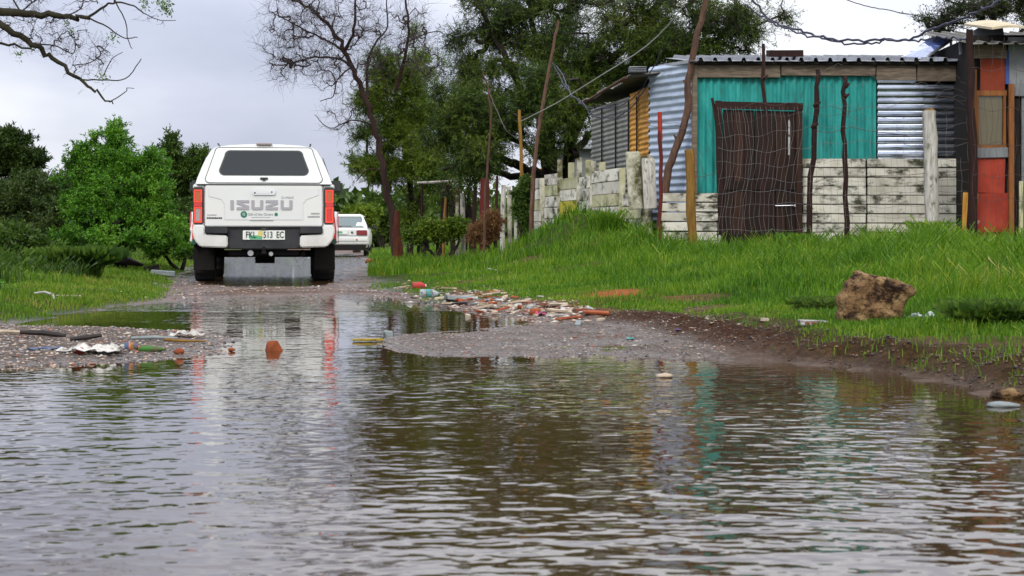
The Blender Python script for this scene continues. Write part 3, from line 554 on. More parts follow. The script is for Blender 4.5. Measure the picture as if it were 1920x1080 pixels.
# lighter acacia beside the bare tree
D1 = 40
b1 = P(770, 465, D1); b1.z = gz(b1.x, D1)-.05
tree('acacia_tree', 'olive green acacia with drooping crown just right of the bare tree', 'tree', b1,
     [([b1, P(772, 380, D1), P(760, 280, D1), P(745, 180, D1), P(735, 120, D1)], .085, .03), ([P(772, 390, D1), P(815, 320, D1-.5), P(850, 250, D1-1)], .05, .02), ([P(800, 465, D1+1), P(790, 380, D1+.8), P(800, 290, D1)], .07, .02), ([P(765, 330, D1), P(720, 300, D1), P(680, 290, D1)], .035, .015)],
     [cl(735, 150, D1, 62, 62, 1.1), cl(715, 225, D1, 58, 62, 1.0), cl(780, 240, D1-.5, 70, 70, 1), cl(750, 310, D1, 78, 48, 1), cl(700, 300, D1, 55, 38, .6), cl(820, 320, D1-1, 72, 48, 1.1), cl(850, 370, D1-1, 50, 38, .4), cl(780, 380, D1, 45, 45, .5), cl(800, 110, D1+.5, 60, 60, .45), cl(890, 310, D1-1.5, 50, 28, .4), cl(712, 338, D1, 38, 28, .35)],
     1150, M['leaf_light'], 22, .095, .014, twn=5, twl=.34, tip=.005, droop=True)
# bare tree
D2 = 38
b2 = P(744, 474, D2); b2.z = gz(b2.x, D2)-.05
def Q2(*a): return [P(x_, y_, D2+o_) for x_, y_, o_ in a]
tree('bare_tree', 'leafless reddish tree leaning left over the road beside the white car', 'tree', b2,
     [([b2]+Q2((735, 400, 0), (718, 320, 0), (700, 230, 0), (680, 168, 0), (650, 105, 0), (628, 60, 0), (590, 22, 0), (545, -5, 0)), .095, .025),
      (Q2((645, 98, 0), (664, 55, -.4), (666, 0, -.6), (668, -60, -.6)), .04, .015), (Q2((668, 135, 0), (640, 112, .3), (590, 108, .5), (530, 122, .6), (505, 118, .6)), .035, .01),
      (Q2((640, 92, 0), (600, 70, .2), (550, 45, .3), (510, 22, .3)), .03, .01), (Q2((690, 185, 0), (688, 120, .4), (705, 80, .6), (726, 50, .8), (725, 0, .8)), .035, .012),
      (Q2((660, 125, 0), (632, 150, -.2), (625, 180, -.3), (600, 190, -.4)), .02, .008), (Q2((700, 235, 0), (660, 225, -.3), (620, 240, -.5), (590, 215, -.5)), .02, .007),
      (Q2((742, 170, .5), (762, 95, .5), (765, 45, .5), (755, -30, .5)), .045, .02), (Q2((600, 25, 0), (560, 5, .3), (520, -15, .4)), .02, .01), (Q2((762, 80, .5), (800, 62, .5), (830, 60, .4)), .02, .01), (Q2((718, 320, 0), (690, 318, 0), (668, 340, 0)), .02, .01)],
     [cl(560, 20, D2, 75, 40, 1), cl(540, 80, D2, 60, 48, 1.1), cl(540, 130, D2, 55, 32, .8), cl(610, 130, D2, 60, 40, 1), cl(620, 60, D2, 60, 60, 1.0), cl(690, 50, D2, 55, 60, 1), cl(640, 210, D2, 42, 48, .5), cl(770, 60, D2, 50, 65, .9), cl(700, 120, D2, 60, 45, .8), cl(640, 240, D2, 35, 20, .35), cl(650, -30, D2, 100, 40, .6), cl(800, 130, D2, 50, 60, .6)],
     1000, None, 0, barkmat=M['barkred'], twigmat=M['twigred'], twn=5, twl=.42, tip=.0034, curl=.11, sub=0)
# stripped stump post beside it
s = thing('tree_stump', 'dead orange-brown stripped trunk standing at the foot of the bare tree', 'stump', (X(745, 37.4), 37.4, gz(X(745, 37.4), 37.4)))
zt = Z(395, 37.4)-s.location.z
MB().tube([(0, 0, -.1), (.02, 0, .35), (-.03, .02, .62), (.0, 0, zt)], [.12, .10, .085, .05], 9).obj('trunk', M['barkorange'], s, smooth=True)
MB().tube([(-.02, 0, .6), (-.10, -.03, .72)], [.05, .02], 6).obj('branch_stub', M['barkorange'], s, smooth=True)
# row of thin trunks and posts to the right
rowspec = [(700+0, 0)]
for k_, (px, top, d, w_) in enumerate([(768, 365, 40.5, .055), (783, 372, 41, .045), (795, 360, 39.6, .065), (826, 330, 37.5, .06), (852, 338, 37, .07), (870, 352, 36.2, .05), (886, 350, 36.6, .06)]):
    x_ = X(px, d); g = gz(x_, d); o = thing('young_tree', ['slender dark trunk left of the row beside the olive acacia', 'thin dark trunk second in the row beside the olive acacia', 'thicker dark trunk third in the row beside the olive acacia', 'leaning dark trunk left of the maroon cloth', 'dark trunk just left of the hanging maroon cloth', 'thin trunk just right of the hanging maroon cloth', 'dark trunk between the maroon cloth and the dry bush'][k_], 'tree', (x_, d, g)); H = Z(top, d)-g
    le = random.uniform(-.12, .12); MB().tube([(0, 0, -.1), (le*.4, 0, H*.35), (le*.6, .03, H*.7), (le, 0, H)], [w_, w_*.85, w_*.7, w_*.5], 7).obj('trunk', M['bark'], o, smooth=True)
    T_ = MB()
    for q in range(7):
        a = random.uniform(0, 6.28); z0 = H*random.uniform(.55, 1); L = random.uniform(.15, .4); T_.tube([(le*.8, 0, z0), (le*.8+math.cos(a)*L*.5, math.sin(a)*L*.5, z0+L*.4), (le*.8+math.cos(a)*L, math.sin(a)*L, z0+L)], [w_*.3, w_*.2, .006], 4)
    T_.obj('branches', M['bark'], o)
    C_ = np.stack([rng.normal(le*.8, .16, 420), rng.normal(0, .16, 420), rng.uniform(H*.75, H+.35, 420)], 1)
    link('crown', leaves('crown', C_, rng.normal(size=C_.shape), .09, .022, M['leaf_acacia']), o)

def bush(name, label, cat, px, pyb, d, clumps, n, mat, leafn, L, W, twn=4, twl=.25, bark=None, tip=.004, group=None, trunks=1, onground=True):
    x_ = X(px, d); b = Vector((x_, d, gz(x_, d)-.05)); lim = []
    for i in range(trunks):
        c = clumps[i % len(clumps)][0]; lim.append(([b+Vector((random.uniform(-.1, .1), 0, 0)), (b+(Vector(c)-b)*.5)+Vector((random.uniform(-.15, .15), 0, 0)), Vector(c)], .02+d*.001, .01))
    return tree(name, label, cat, b, lim, clumps, n, mat, leafn, L, W, twn=twn, twl=twl, tip=tip, barkmat=bark, group=group, shell=.25, sub=8)
# left: bright bush and darker trees
bush('leafy_bush', 'large bright green leafy bush on the left verge beside the white pickup', 'bush', 225, 455, 29, [cl(205, 300, 29, 55, 48, 1), cl(265, 330, 28.7, 52, 55, 1.1), cl(180, 350, 29, 60, 55, 1), cl(235, 390, 28.5, 80, 55, 1.3), cl(215, 265, 29, 30, 24, .9), cl(290, 385, 28.8, 40, 50, .8), cl(150, 300, 29.2, 30, 28, .7), cl(165, 395, 28.7, 60, 40, .9), cl(240, 420, 28.2, 80, 20, .9), cl(215, 447, 27.9, 100, 15, 1.3)], 1650, M['leaf_bush'], 16, .060, .021, twn=5, twl=.17, trunks=5)
bush('dark_tree', 'dark tall tree at the left edge of the view', 'tree', 20, 450, 56, [cl(15, 290, 56, 40, 34, 1), cl(55, 305, 56, 30, 24, .8), cl(75, 300, 56, 14, 14, .6), cl(-30, 310, 56, 60, 50, .8), cl(30, 265, 56, 25, 15, .7), cl(40, 350, 56, 60, 40, .6)], 520, M['leaf_dark'], 16, .15, .05, twn=5, twl=.40, trunks=5)
bush('dark_hedge', 'dense dark scrub filling the left side behind the grass tufts', 'hedge', 60, 455, 34, [cl(-60, 400, 34, 90, 60, 1), cl(30, 395, 34, 70, 55, 1), cl(110, 385, 33.5, 60, 52, 1), cl(60, 355, 34.5, 60, 25, .8), cl(130, 340, 34, 32, 22, .6), cl(100, 430, 33, 90, 26, .9), cl(0, 440, 32.5, 80, 26, .9)], 1000, M['leaf_dark'], 14, .085, .03, twn=5, twl=.25, trunks=6)
bush('mid_tree', 'olive tree behind the bright bush, left of the pickup canopy', 'tree', 360, 450, 44, [cl(330, 285, 44, 26, 22, .8), cl(372, 320, 44, 40, 40, 1), cl(345, 370, 44, 50, 50, 1), cl(390, 400, 44, 35, 45, .9), cl(310, 310, 45, 22, 26, .5), cl(335, 420, 42, 50, 30, .9)], 620, M['leaf_mid'], 15, .10, .035, twn=5, twl=.30, trunks=4)
bush('low_bush', 'low rounded bush at the left road edge before the pickup', 'bush', 335, 470, 31, [cl(330, 448, 31, 38, 30, 1), cl(300, 460, 30.5, 50, 16, 1), cl(345, 468, 30, 30, 10, .8)], 330, M['leaf_bush'], 12, .06, .024, twn=4, twl=.15, trunks=2)
bush('scrub_bush', 'weedy green scrub with broad leaves at the left edge of the verge', 'bush', 40, 490, 23, [cl(10, 450, 23, 60, 24, 1), cl(70, 462, 23, 34, 14, .9), cl(-50, 465, 23, 60, 30, .8)], 300, M['leaf_mid'], 14, .07, .035, twn=4, twl=.15, trunks=3)
bush('weed_patch', 'leafy green weed patch in the bottom left corner of the verge', 'plant', 25, 590, 15, [cl(15, 575, 15, 60, 26, 1), cl(-40, 560, 15, 60, 40, 1)], 200, M['leaf_bush'], 10, .035, .016, twn=4, twl=.07, trunks=2, tip=.002)
for k_, a in enumerate([('round_tree', 'pale green roadside tree behind the white hatchback', 668, 74, [cl(670, 408, 74, 26, 18, 1), cl(692, 408, 74, 24, 22, .9), cl(655, 415, 74, 22, 14, .8)], M['leaf_light']), ('round_tree', 'small green tree right of the white hatchback beyond the bend', 715, 80, [cl(712, 405, 80, 26, 30, 1), cl(735, 415, 80, 28, 30, .9)], M['leaf_mid'])]):
    bush(a[0], a[1], 'tree', a[2], 450, a[3], a[4], 300, a[5], 14, .14, .05, twn=5, twl=.3, trunks=3)
# far woodland belt closing the horizon
Cs = []
for i in range(46):
    a = -0.75+1.5*i/45; d = random.uniform(100, 125); Cs.append((a*d, d, random.uniform(1.0, 2.0), random.uniform(4, 6.5), random.uniform(1.9, 3.2)))
n_ = 52000; k = rng.integers(0, len(Cs), n_); CsA = np.array(Cs)[k]; v = rng.normal(size=(n_, 3)); v /= np.linalg.norm(v, axis=1, keepdims=True); v *= rng.random((n_, 1))**.35
C_ = np.stack([CsA[:, 0]+v[:, 0]*CsA[:, 3]*.75, CsA[:, 1]+v[:, 1]*3, CsA[:, 2]+v[:, 2]*CsA[:, 4]*.75], 1)
tag(link('far_woodland', leaves('far_woodland', C_, rng.normal(size=C_.shape), .65, .38, M['leaf_mid'])), 'low belt of woodland on the horizon', 'woodland', kind='stuff')
# tall tussock on left verge
def tussock(name, label, px, d, n, h, rad, mat, wd=.008, lean=1.0):
    x_ = X(px, d); z_ = gz(x_, d); a = rng.uniform(0, 6.28, n); q = rng.random(n)**.7*rad*.35
    me = blades(name, np.cos(a)*q, np.sin(a)*q, np.zeros(n), h*rng.uniform(.6, 1.1, n), np.full(n, wd), mat, lean); return tag(link(name, me, None, (x_, d, z_)), label, 'grass tuft')
tussock('grass_tuft', 'big dark arching grass tuft below the bright bush', 145, 21.5, 2200, .36, .8, M['dgrass'], .0055, 1.1)
tussock('grass_tuft', 'smaller spiky grass tuft left of the big arching one', 60, 24, 1200, .36, .6, M['dgrass'], .0055, .9)
tussock('grass_tuft', 'dark grass tuft at the right edge beside the plastic film', 1880, 8.6, 3600, .14, .65, M['dgrass'], .0020, 1.1)
tussock('grass_tuft', 'small dark tuft behind the brown lump of stone', 1540, 10.8, 1300, .08, .5, M['dgrass'], .0019, 1.2)
tussock('grass_tuft', 'tuft of fresh grass at the foot of the white timber post', 1742, 22.5, 600, .32, .6, M['grass'], .008, .7)
tussock('grass_tuft', 'tuft of fresh grass right of the brown door', 1500, 22.5, 500, .26, .6, M['grass'], .008, .7)
tussock('grass_tuft', 'tuft of grass on the mound before the concrete fence', 1135, 25.0, 600, .30, .7, M['grass'], .009, .7)
# dry brown bush and vine by the fence
bush('dry_bush', 'rusty brown dried bush at the end of the concrete fence', 'bush', 920, 440, 32, [cl(914, 428, 32, 17, 15, 1), cl(900, 440, 32, 16, 9, .7), cl(925, 415, 32, 8, 16, .5)], 120, M['dryleaf'], 22, .10, .012, twn=5, twl=.16, trunks=2)
bush('climbing_vine', 'green vine smothering a post at the left end of the fence', 'plant', 985, 420, 31.3, [cl(984, 350, 31.3, 17, 20, 1), cl(980, 385, 31.3, 20, 28, 1.1), cl(985, 410, 31.2, 18, 12, .8)], 260, M['leaf_mid'], 16, .05, .022, twn=4, twl=.12, trunks=2)
bush('roadside_bush', 'mixed low green bush under the thin trunks', 'bush', 825, 450, 35, [cl(820, 432, 35, 34, 18, 1), cl(860, 430, 35, 30, 18, .9), cl(785, 445, 35, 24, 12, .7)], 300, M['leaf_light'], 14, .06, .022, twn=4, twl=.16, trunks=3)
# tree overhanging from the left, trunk outside the picture
D3 = 12
def Q3(*a): return [P(x_, y_, D3+(o_[0] if o_ else 0)) for x_, y_, *o_ in a]
b3 = P(-560, 560, D3); b3.z = gz(b3.x, D3)-.1
limbs3 = [([b3]+Q3((-545, 350), (-520, 150), (-480, 0), (-430, -180)), .16, .08), (Q3((-520, 150), (-300, 40), (-120, 5), (0, 22), (80, 28), (130, 34), (165, 33)), .05, .012),
          (Q3((165, 33), (190, 15), (212, 5), (245, 8), (270, 25)), .010, .004), (Q3((-480, 0), (-250, -60), (-100, -40), (0, 45), (60, 83), (100, 110), (150, 152), (185, 175), (212, 195)), .04, .004),
          (Q3((165, 33), (200, 50), (230, 70), (258, 70)), .007, .003), (Q3((150, 150), (195, 150), (235, 148), (265, 110)), .006, .003), (Q3((-200, 60), (-80, 75), (0, 82), (60, 92)), .02, .006),
          (Q3((60, 83), (100, 85), (138, 100), (140, 70)), .006, .003), (Q3((218, 6), (235, 40), (240, 75), (248, 92)), .005, .0025), (Q3((215, 5), (212, -60)), .008, .006), (Q3((120, 33), (155, 10), (150, -40)), .005, .003),
          (Q3((205, 192), (236, 172), (238, 165), (252, 166)), .004, .002), (Q3((270, 25), (300, 38), (330, 38)), .004, .002), (Q3((195, 140), (210, 110), (230, 98)), .004, .002), (Q3((135, 122), (175, 115), (205, 80)), .004, .002), (Q3((40, 24), (60, 5), (110, -30)), .006, .004), (Q3((40, 24), (20, -10), (0, -60)), .007, .004)]
tree('overhanging_tree', 'tree outside the left edge whose bare mossy branches hang into the sky', 'tree', b3, limbs3,
     [cl(60, 55, D3, 80, 40, 1, .15), cl(110, 75, D3, 70, 35, 1, .15), cl(170, 110, D3, 50, 45, .7, .15), cl(40, 0, D3, 80, 20, .7, .15), cl(290, 40, D3, 30, 16, .35, .1), cl(160, 0, D3, 60, 20, .5, .15), cl(-150, 20, D3, 150, 60, .4, .3)],
     330, None, 0, barkmat=M['branch'], twigmat=M['twig'], twn=3, twl=.10, tip=.0014, sub=0, curl=.20, up=.05)
ov = [o for o in bpy.data.objects if o.name.startswith('overhanging_tree')][0]
Cc = []
for px, py, r_, n_ in [(272, 5, 13, 60), (308, 8, 15, 110), (314, 22, 10, 50), (212, 72, 9, 34), (190, 145, 11, 40), (35, 100, 8, 26), (125, 45, 9, 22), (62, 92, 8, 14), (135, 60, 7, 14), (8, 30, 7, 14)]:
    p = P(px, py, D3); Cc.append(np.array(p[:])[None]-np.array(b3[:])+rng.normal(0, .5, (n_, 3))*r_/F*D3*np.array([1, 1.3, 1]))
Cc = np.concatenate(Cc); tag(link('leaf_tufts', leaves('leaf_tufts', Cc, rng.normal(size=Cc.shape), .026, .009, M['leaf_fresh']), ov), kind='stuff')
# thorny tree above the red shack
D4 = 29
b4 = P(1900, 300, D4); b4.z = gz(b4.x, D4)
tree('thorn_tree', 'half bare thorny tree rising behind the red shack at the right edge', 'tree', b4, [([b4, P(1890, 150, D4), P(1870, 60, D4), P(1850, 0, D4)], .12, .04), ([P(1885, 110, D4), P(1930, 40, D4), P(1960, -30, D4)], .07, .03), ([P(1872, 65, D4), P(1810, 45, D4), P(1750, 50, D4)], .03, .01), ([P(1870, 60, D4), P(1810, 15, D4), P(1760, -5, D4)], .03, .01)],
     [cl(1790, 25, D4, 70, 38, 1), cl(1850, 10, D4, 60, 38, 1), cl(1910, 0, D4, 50, 40, 1.4), cl(1760, 60, D4, 45, 20, .5), cl(1960, 20, D4, 60, 50, 1)], 620, M['leaf_dark'], 3, .06, .02, twn=5, twl=.30, tip=.005)

# ---------------------------------------------------------------- corrugated sheets
def corr(name, p0, p1, z0, z1, pitch, amp, horiz, mat, parent, thick=.002, zt=None, wob=0.0, nseg=6):
    """sheet standing on the line p0-p1 (xy), ribs horizontal or vertical."""
    p0, p1 = Vector(p0[:2]), Vector(p1[:2]); L = (p1-p0).length; u = (p1-p0)/L; nrm = Vector((u.y, -u.x)); ht = z1-z0
    vs = []; fs = []
    N = max(4, int(round((ht if horiz else L)/pitch*nseg))); Mx = 8
    for i in range(N+1):
        t_ = i/N; ph = (ht if horiz else L)*t_/pitch*2*math.pi; off = amp*math.sin(ph)
        for j in range(Mx+1):
            s_ = j/Mx
            w_ = wob*math.sin(3*s_+i*.37)*math.sin(i*.21+1)
            if horiz: xy = p0+u*(L*s_+ (wob*1.5*math.sin(i*1.7) if j in (0, Mx) else 0)); z = z0+ht*t_
            else: xy = p0+u*L*t_; z = z0+ht*s_
            q = xy+nrm*(off+w_); vs.append((q.x, q.y, z))
    for i in range(N):
        for j in range(Mx): a = i*(Mx+1)+j; fs.append((a, a+1, a+Mx+2, a+Mx+1))
    n = len(vs); bk = [(v[0]-nrm.x*thick, v[1]-nrm.y*thick, v[2]) for v in vs]
    fs2 = [tuple(reversed([k+n for k in f])) for f in fs]
    edge = []
    for i in range(N): a = i*(Mx+1); edge.append((a, a+Mx+1, a+Mx+1+n, a+n)); b = a+Mx; edge.append((b, b+n, b+Mx+1+n, b+Mx+1))
    for j in range(Mx): edge.append((j, j+n, j+1+n, j+1)); c = N*(Mx+1)+j; edge.append((c, c+1, c+1+n, c+n))
    mb = MB(); mb.add(vs+bk, fs+fs2+edge); return mb.obj(name, mat, parent, smooth=55)
DF = 25.0
G0 = .45
sh = thing('corrugated_shack', 'patchwork shack of turquoise, blue and silver corrugated sheets with a white slab base', 'shack', (0, 0, 0))
def shx(px): return X(px, DF)
def shz(py): return Z(py, DF)
for i, (a, b, z0, z1) in enumerate([(1302, 1388, 362, 144), (1386, 1474, 330, 142), (1472, 1560, 300, 140), (1558, 1643, 300, 138)]):
    corr('turquoise_sheet', (shx(a), DF+.0+i % 2*.012), (shx(b), DF+i % 2*.012), shz(z0), shz(z1), .104, .017, False, M['turq'], sh)
corr('silver_sheet', (shx(1645), DF-.02), (shx(1730), DF-.02), shz(300), shz(151), .092, .028, True, M['silversheet'], sh)
corr('silver_sheet', (shx(1729), DF-.0), (shx(1816), DF-.0), shz(300), shz(153), .092, .028, True, M['silversheet'], sh)
pc = (shx(1301), DF-.03); pb = (X(1217, 26), 26.0)
corr('blue_sheet', pb, pc, G0+.25, Z(118, 25.4), .102, .018, True, M['bluesheet'], sh, wob=.006)
# fascia boards, each its own
def board(name, x0, x1, z0, z1, y, th, mat, parent, jit=.004, rot=0):
    m = MB(); m.box((0, 0, 0), (x1-x0, th, z1-z0), None, 0, jit); return m.obj(name, mat, parent, loc=((x0+x1)/2, y, (z0+z1)/2), rot=(0, rot, 0), bevel=min(.004, th/4))
board('fascia_board', shx(1306), shx(1462), shz(146), shz(122), DF-.05, .04, M['fascia'], sh)
board('fascia_board', shx(1464), shx(1640), shz(143), shz(122), DF-.05, .04, M['fascia'], sh)
board('fascia_board', shx(1642), shx(1716), shz(151), shz(123), DF-.05, .04, M['fascia'], sh)
board('fascia_board', shx(1718), shx(1817), shz(153), shz(122), DF-.05, .04, M['fascia'], sh)
board('eave_batten', shx(1296), shx(1822), shz(123), shz(116), DF-.10, .05, M['under'], sh)
board('corner_post', shx(1296), shx(1306), G0, shz(120), DF-.06, .06, M['fascia'], sh)
# slab wall, one slab per row, three runs
rows = [297.5, 315, 333, 350, 366, 384, 401, 419, 436, 452, 468]
def slab_mesh(wd_, ht, key=random.random()):
    m = MB(); m.box((0, 0, 0), (wd_, .045, ht-.012), None, 0, .0025); return m.mesh('slab', M['wwall'], bevel=.006)
for (xa, xb, r0) in ((1503, 1622, 0), (1624, 1732, 0), (1734, 1800, 0), (1802, 1823, 0), (1238, 1290, 4), (1292, 1342, 4)):
    rr = rows if r0 == 0 else [362, 380, 398, 416, 434, 452, 468]
    me = slab_mesh(shx(xb)-shx(xa)-.006, .128)
    for i in range(len(rr)-1):
        link('slab', me, sh, ((shx(xa)+shx(xb))/2+random.uniform(-.006, .006), DF-(.06 if r0 == 0 else .22)+random.uniform(-.008, .008), (shz(rr[i])+shz(rr[i+1]))/2), (R(random.uniform(-3, 1)), R(random.uniform(-.35, .35)), 0))
# body behind the skin and side wall (so that nothing shows through)
m = MB(); m.prism([(shx(1303)-.0, 25.08), (shx(1816), 25.08), (shx(1816), 28.6), (2.2, 28.6), (2.04, 26.1)], (0, 0, G0-.3), (1, 0, 0), (0, 1, 0), 2.815); m.obj('inner_wall', M['under'], sh)
# roof sheets, ribbed, rising to the rear
def ribroof(name, x0, x1, y0, y1, z0, z1, pitch, rib, mat, parent, mat2=None):
    vs = []; n = int(round((x1-x0)/pitch)); prof = []
    for i in range(n): a = x0+i*pitch; prof += [(a, 0), (a+pitch*.62, .004), (a+pitch*.70, rib), (a+pitch*.88, rib), (a+pitch*.98, 0)]
    prof.append((x0+n*pitch, 0)); k = len(prof); vs = [(p[0], y0, z0+p[1]) for p in prof]+[(p[0], y1, z1+p[1]) for p in prof]
    vs += [(v[0], v[1], v[2]-.004) for v in vs]; fs = [(i, i+1, k+i+1, k+i) for i in range(k-1)]+[(2*k+i, 3*k+i, 3*k+i+1, 2*k+i+1) for i in range(k-1)]+[(i, 2*k+i, 2*k+i+1, i+1) for i in range(k-1)]
    return MB().add(vs, fs).obj(name, mat, parent)
xs_ = [shx(1290)+i*(shx(1826)-shx(1290))/5 for i in range(6)]
for i in range(5): ribroof('roof_sheet', xs_[i], xs_[i+1]+.02, DF-.18-random.uniform(0, .03), DF+3.7, shz(117)+.004*(i % 2), shz(117)+.43+.004*(i % 2), .196, .05, M['roof'], sh)
# side roof edge above the blue sheet
m = MB(); m.prism([(0, 0), (1.1, 0), (1.1, .045), (0, .045)], (X(1296, 25), 24.85, Z(119, 25)), Vector((X(1210, 26.3)-X(1296, 25), 1.45, .03)).normalized(), (0, 0, 1), .30); m.obj('roof_flashing', M['roof'], sh)
# timber plank lying on the roof
m = MB(); m.box((0, 0, 0), (.48, .30, .09), None, 0, .004); tag(m.obj('roof_plank', M['bpost'], None, loc=(shx(1477), DF+.28, shz(110)+.10), rot=(R(6), 0, 0), bevel=.004), 'short dark timber plank lying on the shack roof as a weight', 'plank')
# lean-to behind
lt = thing('lean_to', 'grey corrugated lean-to with rusty orange end sheet behind the concrete fence', 'shack', (0, 0, 0))
pa = Vector((1.965, 26.03)); pe = Vector((1.31, 30.0))
def lp(t_): return pa+(pe-pa)*t_
corr('rusty_sheet', lp(.30), lp(.16), Z(300, 26.9), 2.73, .076, .010, True, M['orangesheet'], lt); corr('rusty_sheet', lp(.165), lp(.0), Z(300, 26.4), 2.75, .076, .010, True, M['orangesheet'], lt, wob=.004)
corr('grey_sheet', lp(.30), lp(.0), G0, Z(300, 26.9)-.005, .076, .010, True, M['greysheet'], lt)
for a, b in ((.302, .52), (.515, .77), (.765, 1.0)): corr('grey_sheet', lp(b), lp(a), G0, 2.70, .076, .010, True, M['greysheet'], lt)
for tt in (.165, .30, .52, .77): q = lp(tt); MB().box((q.x-.022, q.y, 1.6), (.02, .035, 2.1)).obj('batten', M['under'], lt)
m = MB(); m.prism([(pa.x+.05, pa.y+.06), (3.2, 26.1), (3.2, 30), (pe.x+.08, pe.y)], (0, 0, G0-.3), (1, 0, 0), (0, 1, 0), 2.5); m.obj('inner_wall', M['under'], lt)
# lean-to roof: corrugated, eave to the left
def slope_roof(parent):
    e0 = Vector((1.66, 25.75, 2.88)); e1 = Vector((1.20, 31.0, 2.88)); r0 = Vector((3.3, 25.75, 3.02)); r1 = Vector((3.3, 31.0, 3.02)); n = 150; vs = []
    for i in range(n+1):
        t_ = i/n; a = e0.lerp(e1, t_); b = r0.lerp(r1, t_); o = .016*math.sin(t_*5.2/.076*2*math.pi*.5); jag = [0, -.08, .04, -.05, .06][int(t_*4.99)]
        vs += [(a.x-jag, a.y, a.z+o), (b.x, b.y, b.z+o), (a.x-jag, a.y, a.z+o-.004), (b.x, b.y, b.z+o-.004)]
    fs = []
    for i in range(n): a = i*4; fs += [(a, a+1, a+5, a+4), (a+2, a+6, a+7, a+3), (a, a+4, a+6, a+2)]
    m = MB(); m.add(vs, fs); return m.obj('roof_sheet', M['roofunder'], parent)
slope_roof(lt)
for k_ in range(3): MB().box((1.78, 25.74, 2.93+k_*.028), (.24, .30, .010), None, 0, .003).obj('stacked_sheet', M['roof'], lt)
MB().tube([(1.62, 25.8, 2.855), (1.18, 31, 2.855)], .022, 6).obj('eave_pole', M['barkpole'], lt)
# door
dx0, dx1 = X(1343, 24.86), X(1503, 24.86)
dr = thing('wooden_door', 'dark brown timber door with thick frame leaning in front of the turquoise sheets', 'door', (dx0, 24.84, gz(dx0+.5, 24.8)), 0)
dz0 = dr.location.z; H1 = Z(192, 24.84)-dz0; wD = dx1-dx0
def dbox(name, x0, x1, z0, z1, y, th, mat, rz=0): m = MB(); m.box((0, 0, 0), (x1-x0, th, z1-z0), None, 0, .003); return m.obj(name, mat, dr, loc=((x0+x1)/2, y, (z0+z1)/2), rot=(0, rz, 0), bevel=.003)
nb = 7
for i in range(nb): a = .09+(wD-.17)*i/nb; b = .09+(wD-.17)*(i+1)/nb; dbox('board', a+.003, b-.003, .04, H1-.10+.004*i*-1, 0+random.uniform(-.003, .003), .03, M['door'] if i not in (1, 5) else M['doorlight'])
dbox('frame_post', 0, .085, -.05, H1+.02, -.025, .07, M['bpost'], R(-1)); dbox('frame_post', wD-.085, wD+.0, .0, H1-.02, -.025, .06, M['doorlight'])
dbox('frame_head', -.02, wD+.01, H1-.10, H1-.0, -.03, .07, M['bpost'], R(1.2)); dbox('mid_rail', .09, wD-.09, .82, .94, -.03, .025, M['door']); dbox('mid_rail', .09, wD-.09, .10, .24, -.03, .025, M['door'])
dbox('white_gap_strip', wD-.19, wD-.165, H1-.72, H1-.24, -.018, .006, M['white'])
MB().tube([(.50+.30, -.05, .60), (.50+.55, -.055, .605)], .008, 6).obj('bolt', M['chrome'], dr); MB().cyl((1.06, -.02, .605), (1.06, -.08, .605), .016, 10).obj('bolt_knob', M['chrome'], dr)
dbox('white_plinth_chip', .02, .05, -.04, .20, -.065, .01, M['white'])
m = MB(); m.tube([(-.06, .0, H1+.06), (.0, -.03, H1-.25), (.03, -.03, H1-.6)], [.02, .03, .03], 6); m.obj('loose_jamb', M['bpost'], dr)

# ---------------------------------------------------------------- wire fence with posts
wf = thing('wire_fence', 'rusty wire mesh fence strung on rough sticks before the turquoise shack', 'fence', (0, 0, 0))
DW = 24.0
def stick(name, pix, d, r0, r1, mat, parent, wob=.012, k=8, n=4, smooth=True):
    pts = smoothpath([P(x_, y_, d) for x_, y_ in pix], n, wob); c = len(pts); m = MB()
    m.tube(pts, [(r0+(r1-r0)*i/(c-1))*random.uniform(.9, 1.12) for i in range(c)], k); return m.obj(name, mat, parent, smooth=smooth)
def base_y(px, d): return HZ-(gz(X(px, d), d)-.12-EYE)*F/d
posts = [('post', [(1237, base_y(1237, DW)), (1238, 330), (1237, 212)], .028, .025, 'redpost'), ('post', [(1297, base_y(1297, DW)), (1296, 370), (1292, 281)], .062, .058, 'ypost'),
         ('post', [(1432, 430), (1434, 260), (1431, 82)], .030, .022, 'bpost'), ('post', [(1516, base_y(1516, DW)), (1522, 330), (1530, 210), (1533, 130)], .042, .030, 'bpost'),
         ('post', [(1590, base_y(1590, DW)), (1586, 330), (1583, 220), (1584, 143)], .035, .028, 'bpost'), ('post', [(1822, base_y(1822, DW-.4)), (1823, 250), (1818, 55)], .068, .045, 'bpost')]
for nm, pix, r0, r1, mt in posts: stick(nm, pix, DW if pix[0][0] < 1800 else DW-.4, r0, r1, M[mt], wf)
stick('post_tip', [(1238, 262), (1237, 210)], DW-.002, .031, .028, M['redtip'], wf, 0)
m = stick('post', [(1748, base_y(1748, DW)), (1746, 330), (1742, 208)], DW, .098, .090, M['wpost'], wf, .004, 12)
stick('post_cap', [(1742, 209), (1741, 204)], DW, .085, .05, M['ypost'], wf, 0, 12, 2)
# knots on sticks
for px, py, r_ in [(1530, 200, .05), (1526, 240, .05), (1585, 165, .045), (1432, 150, .035), (1584, 185, .04)]: MB().tube([P(px-5, py, DW), P(px+1, py-4, DW-.01), P(px+8, py-9, DW)], [r_*.5, r_*.9, r_*.3], 6).obj('knot', M['bpost'], wf, smooth=True)
